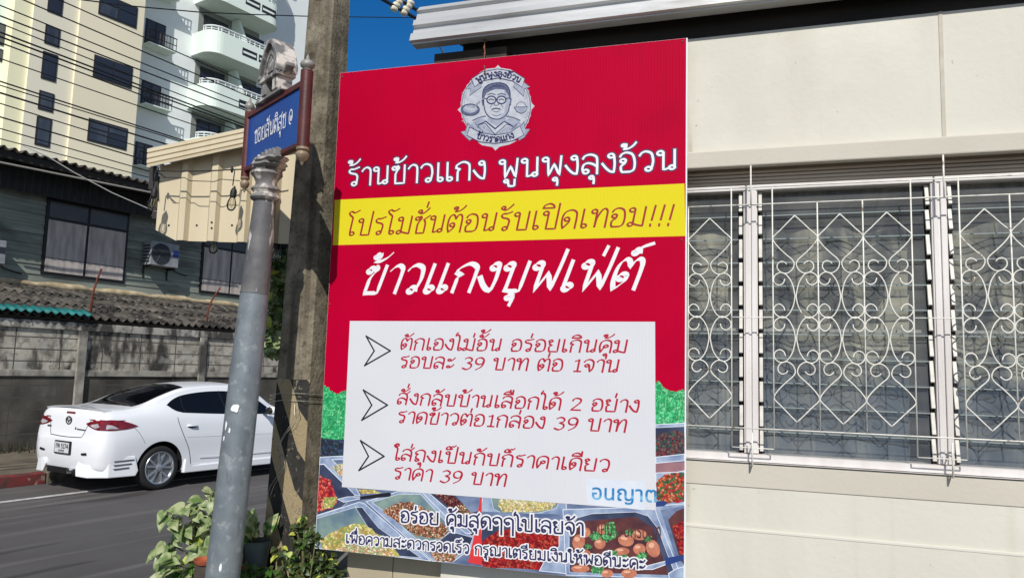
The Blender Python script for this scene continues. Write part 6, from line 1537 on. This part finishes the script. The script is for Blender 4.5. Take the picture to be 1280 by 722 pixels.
def decal(name, poly, mode, mt, off=.003, parent=None, h=.03, lift=None):
    """panel shaped in side view (x,z) or rear view (y,z), laid on the body surface"""
    bm = bmesh.new()
    ax = (lambda p: (p[0], 0, p[1])) if mode != 'rear' else (lambda p: (0, p[0], p[1]))
    bm.faces.new([bm.verts.new(ax(p)) for p in poly])
    i0 = 1 if mode == 'rear' else 0
    for i in (i0, 2):
        lo = min(p[0 if i != 2 else 1] for p in poly); hi = max(p[0 if i != 2 else 1] for p in poly); k = lo+h
        while k < hi:
            co = [0, 0, 0]; no = [0, 0, 0]; co[i] = k; no[i] = 1
            bmesh.ops.bisect_plane(bm, geom=bm.verts[:]+bm.edges[:]+bm.faces[:], plane_co=co, plane_no=no); k += h
    dead = []
    for v in bm.verts:
        if mode == 'rear': o_, d_ = Vector((-1, v.co.y, v.co.z)), Vector((1, 0, 0))
        elif mode == 'far': o_, d_ = Vector((v.co.x, 2, v.co.z)), Vector((0, -1, 0))
        else: o_, d_ = Vector((v.co.x, -2, v.co.z)), Vector((0, 1, 0))
        hit, nrm, _, _ = bvh.ray_cast(o_, d_)
        if hit is None: dead.append(v); continue
        if nrm.dot(d_) > 0: nrm = -nrm
        v.co = hit+nrm*off
    if dead: bmesh.ops.delete(bm, geom=dead, context='VERTS')
    me = bpy.data.meshes.new(name); bm.to_mesh(me); bm.free(); me.materials.append(mt)
    me.polygons.foreach_set('use_smooth', [True]*len(me.polygons))
    o = bpy.data.objects.new(name, me); COL.objects.link(o); o.parent = parent or car; return o
def sm_poly(pts, closed=True, sub=6):
    st = list(pts)+[pts[0]] if closed else list(pts); return smooth_stroke(st, sub)
def strip_poly(pts, w_):
    q = smooth_stroke(pts, 6); L = []; Rr = []
    for i, p in enumerate(q):
        a, b2 = q[max(i-1, 0)], q[min(i+1, len(q)-1)]; tx, tz = b2[0]-a[0], b2[1]-a[1]; l = math.hypot(tx, tz); L.append((p[0]-tz/l*w_/2, p[1]+tx/l*w_/2)); Rr.append((p[0]+tz/l*w_/2, p[1]-tx/l*w_/2))
    return L, Rr
def seam(pts, mode, w_=.008, mt=None, name='panel_gap', off=.0025):
    L, Rr = strip_poly(pts, w_)
    bm = bmesh.new(); vv = []
    for p in L+Rr:
        if mode == 'rear': o_, d_ = Vector((-1, p[0], p[1])), Vector((1, 0, 0))
        else: o_, d_ = Vector((p[0], -2, p[1])), Vector((0, 1, 0))
        hit, nrm, _, _ = bvh.ray_cast(o_, d_)
        if hit is None: hit, nrm = o_+d_*1.2, -d_
        if nrm.dot(d_) > 0: nrm = -nrm
        vv.append(bm.verts.new(hit+nrm*off))
    n = len(L)
    for i in range(n-1): bm.faces.new((vv[i], vv[n+i], vv[n+i+1], vv[i+1]))
    me = bpy.data.meshes.new(name); bm.to_mesh(me); bm.free(); me.materials.append(mt or M_seam); o = bpy.data.objects.new(name, me); COL.objects.link(o); o.parent = car; return o
K_ = lambda x, z: ('k', x, z)
side_win = smooth_stroke([K_(1.02, 1.165), (1.16, 1.245), (1.36, 1.305), (1.75, 1.345), (2.15, 1.345), (2.44, 1.305), (2.70, 1.20), K_(2.95, 1.015), K_(2.90, .985), (2.5, .99), (1.8, 1.02), K_(1.24, 1.055), (1.12, 1.09), K_(1.02, 1.165)], 5)[:-1]
for md in ('side', 'far'): decal('side_window', side_win, md, M_cglass, .004)
seam([(1.30, 1.06), (1.26, 1.12), (1.27, 1.272)], 'side', .018, M_blk, 'window_divider', .006)
seam([K_(2.02, 1.0), K_(1.965, 1.35)], 'side', .03, M_blk, 'door_pillar', .006)
seam([K_(2.10, 1.34), K_(2.14, 1.0)], 'side', .006, M_seam, 'door_pillar_trim', .007)
# rear window follows the sloping tail: laid on from above-behind
def top_decal(name, pts_xy, mt, off=.004, h=.05):
    bm = bmesh.new(); bm.faces.new([bm.verts.new((x, y, 0)) for x, y in pts_xy])
    for i in (0, 1):
        lo = min(p[i] for p in pts_xy); hi = max(p[i] for p in pts_xy); k = lo+h
        while k < hi:
            co = [0, 0, 0]; no = [0, 0, 0]; co[i] = k; no[i] = 1; bmesh.ops.bisect_plane(bm, geom=bm.verts[:]+bm.edges[:]+bm.faces[:], plane_co=co, plane_no=no); k += h
    for v in bm.verts:
        hit, nrm, _, _ = bvh.ray_cast(Vector((v.co.x, v.co.y, 3)), Vector((0, 0, -1))); v.co = hit+nrm*off if nrm.z > 0 else hit-nrm*off
    me = bpy.data.meshes.new(name); bm.to_mesh(me); bm.free(); me.materials.append(mt); me.polygons.foreach_set('use_smooth', [True]*len(me.polygons)); o = bpy.data.objects.new(name, me); COL.objects.link(o); o.parent = car; return o
top_decal('rear_window', smooth_stroke([K_(.60, -.52), (.56, 0), K_(.60, .52), (.95, .545), K_(1.42, .50), (1.50, 0), K_(1.42, -.50), (.95, -.545), K_(.60, -.52)], 6)[:-1], M_cglass)
top_decal('windscreen', smooth_stroke([K_(2.50, -.49), (2.43, 0), K_(2.50, .49), K_(3.02, .56), (3.12, 0), K_(3.02, -.56), K_(2.50, -.49)], 6)[:-1], M_cglass)
# tail lamps wrap round the corner
for s in (1, -1):
    md = 'side' if s < 0 else 'far'
    lamp = [(.0, .855), (.0, .985), (.08, .992), (.16, .992), (.25, .985), (.34, .966), (.43, .938), (.52, .900), (.44, .880), (.36, .866), (.2, .855)]
    tl_ = decal('tail_lamp', lamp, md, M_tred, .007, h=.02)
    rl = [(s*.40, .930), (s*.46, .950), (s*.53, .966), (s*.60, .977), (s*.68, .984), (s*.80, .985), (s*.80, .855), (s*.70, .856), (s*.62, .864), (s*.54, .880), (s*.46, .904)]
    tr_ = decal('tail_lamp', rl, 'rear', M_tred, .007, h=.02)
    decal('lamp_lens', [(s*.50, .915), (s*.58, .930), (s*.66, .940), (s*.70, .90), (s*.64, .875), (s*.56, .888)], 'rear', M_tclr, .010, tr_, .015)
    decal('lamp_lens', [(.10, .875), (.11, .930), (.16, .925), (.25, .875)], md, M_tclr, .010, tl_, .015)
# boot lid, bumper joints
seam([K_(-.50, .99), (-.44, .90), (-.40, .80), K_(-.36, .745), (0, .735), K_(.36, .745), (.40, .80), (.44, .9), K_(.50, .99)], 'rear', .010)
seam([K_(.46, .885), (.54, .80), K_(.63, .66)], 'side', .005)
seam([K_(1.14, .99), (1.16, .90), (1.24, .72), (1.34, .52), K_(1.39, .30)], 'side', .010); seam([K_(2.06, .98), (2.08, .6), K_(2.10, .29)], 'side', .010); seam([K_(1.39, .295), (1.8, .285), K_(3.0, .28)], 'side', .010)
seam([(1.28, .715), (1.7, .70), (2.4, .685), (3.2, .67)], 'side', .006, M_car, 'body_crease', .006)
seam([(1.52, .40), (2.0, .385), (2.9, .38)], 'side', .02, M_car, 'door_moulding', .012)
mb = MB(); 
prof = [(1.34, .21), (1.34, .36), (1.43, .30), (3.10, .285), (3.10, .19)]
mb.prism([(1.26, .20), (3.02, .18), (3.02, .285), (1.40, .295), (1.28, .40)], -.872, -.80); mb.prism([(1.26, .20), (3.02, .18), (3.02, .285), (1.40, .295), (1.28, .40)], .80, .872); mb.build('side_skirt', M_car, car, bevel=.012)
# rear lower apron in body colour with black centre, and vent slits
for s in (-1, 1):
    mb = MB()
    mb.add([(0.02, s*.38, .50), (0.03, s*.62, .52), (0.16, s*.80, .53), (.50, s*.856, .50), (.555, s*.860, .30), (.52, s*.860, .235), (.16, s*.80, .235), (-.01, s*.60, .235), (-.045, s*.40, .245), (-.03, s*.36, .36)], [(0, 1, 7, 8, 9)[::s], (1, 2, 6, 7)[::s], (2, 3, 4, 5, 6)[::s]])
    o = mb.build('rear_apron', M_car, car); md = o.modifiers.new('t', 'SOLIDIFY'); md.thickness = .03; bv = o.modifiers.new('b', 'BEVEL'); bv.width = .012; bv.segments = 2
mb = MB(); mb.box((.01, -.375, .24), (.06, .375, .47)); mb.build('lower_grille', M_blk, car, bevel=.01)
mb = MB(); mb.tube([(-.04, -.22, .30), (.10, -.22, .30)], .038, 14, caps=False); mb.tube([(.02, -.22, .30), (.03, -.22, .30)], .033, 12); mb.build('exhaust_tip', M_chrome, car, smooth=True)
mb = MB()
def apr(x): return -(.80+.058*(x-.16)/.42)-.018
for k in range(3):
    z = .445-.05*k; xa_, xb_ = .22, .48-.03*k; mb.prism([(xa_, z), (xb_, z+.004), (xb_, z+.016), (xa_, z+.008)], 0, .02); mb.v[-8:] = [(v[0], apr(v[0])+v[1], v[2]) for v in mb.v[-8:]]
mb.build('vent_slit', M_seam, car)
decal('reflector', [(-.56, .53), (-.44, .52), (-.43, .545), (-.55, .56)], 'rear', M_blk, .012); decal('reflector', [(.56, .53), (.44, .52), (.43, .545), (.55, .56)], 'rear', M_blk, .012)
# boot spoiler lip
mb = MB(); pts = [(.10+.05*(y/.7)**2, y, 1.135-.05*(y/.7)**2) for y in [(-.68+.068*i) for i in range(21)]]; 
vs = []
for x, y, z in pts: vs += [(x-.045, y, z+.018), (x+.07, y, z+.014), (x+.09, y, z-.008), (x-.03, y, z-.004)]
n = len(pts); mb.add(vs, [(4*i+j, 4*i+4+j, 4*i+4+(j+1) % 4, 4*i+(j+1) % 4) for i in range(n-1) for j in range(4)]+[(0, 1, 2, 3), tuple(4*(n-1)+j for j in (3, 2, 1, 0))]); mb.build('boot_lip', M_car, car, smooth=True, angle=50)
decal('brake_light', [(-.10, 1.045), (.10, 1.045), (.10, 1.068), (-.10, 1.068)], 'rear', M_tred, .008)
# round winged badge
mb = MB(); cx0 = .035
def yz(a, rx, rz): return (a and 0)
hit_ = bvh.ray_cast(Vector((-1, 0, .955)), Vector((1, 0, 0)))[0]; bx_ = hit_.x-.012
ring = [(bx_, .062*math.cos(2*math.pi*i/24), .955+.050*math.sin(2*math.pi*i/24)) for i in range(25)]; mb.tube(ring, .0075, 6)
mb.tube([(bx_, -.056, .985), (bx_-.002, -.028, .967), (bx_-.003, 0, .930), (bx_-.002, .028, .967), (bx_, .056, .985)], .007, 6); mb.build('badge', M_blk, car, smooth=True)
decal('model_lettering', [(.40, .845), (.50, .845), (.50, .868), (.40, .868)], 'rear', M_seam, .006); decal('variant_lettering', [(-.42, .835), (-.22, .84), (-.22, .856), (-.42, .851)], 'rear', M_seam, .006); decal('variant_dot', [(-.20, .842), (-.175, .842), (-.175, .872), (-.20, .872)], 'rear', M_blk, .006)
# number plate
hit_ = bvh.ray_cast(Vector((-1, 0, .59)), Vector((1, 0, 0)))[0]; px_ = hit_.x
mb = MB(); mb.box((px_-.022, -.19, .505), (px_+.02, .19, .68)); npf = mb.build('number_plate', M_blk, car, bevel=.01)
mb = MB(); mb.box((px_-.026, -.165, .525), (px_-.0225, .165, .662)); npl = mb.build('plate_face', M_plate, npf)
class _P: pass
st = text_strokes('กจ 5174', (-.14, .585), (.155, .585), .055); mb = MB()
for k, s in enumerate(st): ribbon(mb, s, pen(.012, .1), 0)
st = text_strokes('นนทบร', (-.07, .538), (.07, .538), .024)
for k, s in enumerate(st): ribbon(mb, s, pen(.006, .1), 0)
mb.v = [(px_-.0275-.0001*(i % 3), -v[0], v[2]) for i, v in enumerate(mb.v)]; mb.build('plate_text', M_blk, npf)
# door handles and mirror
for x in (1.36, 2.30):
    hit_ = bvh.ray_cast(Vector((x, -2, .855)), Vector((0, 1, 0)))[0]
    mb = MB(); mb.ball((x+.02, hit_.y+.004, .852), .05, 12, 6, (1.9, .22, .62)); mb.build('handle_recess', M_blk, car, smooth=True)
    mb = MB(); mb.tube([(x-.07, hit_.y-.004, .866), (x-.03, hit_.y-.024, .868), (x+.06, hit_.y-.026, .864), (x+.10, hit_.y-.004, .858)], [.012, .015, .015, .011], 8); mb.build('door_handle', M_car, car, smooth=True)
for s in (-1, 1):
    mb = MB(); mb.ball((2.73, s*.97, 1.05), .095, 16, 10, (.62, 1.15, .82)); mi_ = mb.build('wing_mirror', M_car, car, smooth=True)
    mb = MB(); mb.ball((2.695, s*.97, 1.045), .075, 14, 8, (.45, 1.1, .8)); mb.box((2.71, s*.80, .985), (2.77, s*.92, 1.01)); mb.build('mirror_glass', M_blk, mi_, smooth=True)
# wheels
def wheel_at(x, s):
    M_ = Matrix.Translation((x, s*.845, WR)) @ Matrix.Rotation(R(90*-s), 4, 'X')       # local +z points outwards
    if s < 0: M_ = Matrix.Translation((x, -.845, WR)) @ Matrix.Rotation(R(90), 4, 'X')
    else: M_ = Matrix.Translation((x, .845, WR)) @ Matrix.Rotation(R(-90), 4, 'X')
    mb = MB(); mb.lathe([(.225, -.18), (.28, -.18), (.30, -.16), (.305, -.12), (.305, -.05), (.298, -.015), (.275, .0), (.240, .002), (.222, -.006), (.220, -.02), (.218, -.17)], 48, M_); wh = mb.build('wheel', M_tyre, car, smooth=True, angle=50)
    mb = MB(); mb.lathe([(.001, -.075), (.21, -.08), (.212, -.078)], 32, M_); mb.build('wheel_well', M_rimd, wh)
    mb = MB(); mb.lathe([(.205, -.03), (.222, -.008), (.226, -.004), (.222, .001), (.208, -.004), (.200, -.03)], 48, M_)
    for k in range(5):
        a0 = 2*math.pi*k/5+.2
        for dl in (-.20, .20):
            a1 = a0+dl*1.25; a2 = a0+dl*.35
            p0 = Vector((.045*math.cos(a2), .045*math.sin(a2), -.012)); p1 = Vector((.208*math.cos(a1), .208*math.sin(a1), -.008)); d = (p1-p0).normalized(); n_ = Vector((-d.y, d.x, 0))
            w0, w1 = .011, .014; v_ = [p0-n_*w0, p0+n_*w0, p1+n_*w1, p1-n_*w1]; v2 = [v+Vector((0, 0, -.03)) for v in v_]; mb.add([M_ @ v for v in v_+v2], [(0, 3, 2, 1), (4, 5, 6, 7), (0, 1, 5, 4), (1, 2, 6, 5), (2, 3, 7, 6), (3, 0, 4, 7)])
    mb.lathe([(.055, -.04), (.055, -.012), (.045, -.004), (.03, -.002), (.001, -.002)], 20, M_)
    mb.build('rim', M_rimm, wh, smooth=True, angle=35)
for x in WX:
    for s in (-1, 1): wheel_at(x, s)
mb = MB()
for x in WX:
    for s in (-1,):
        pass
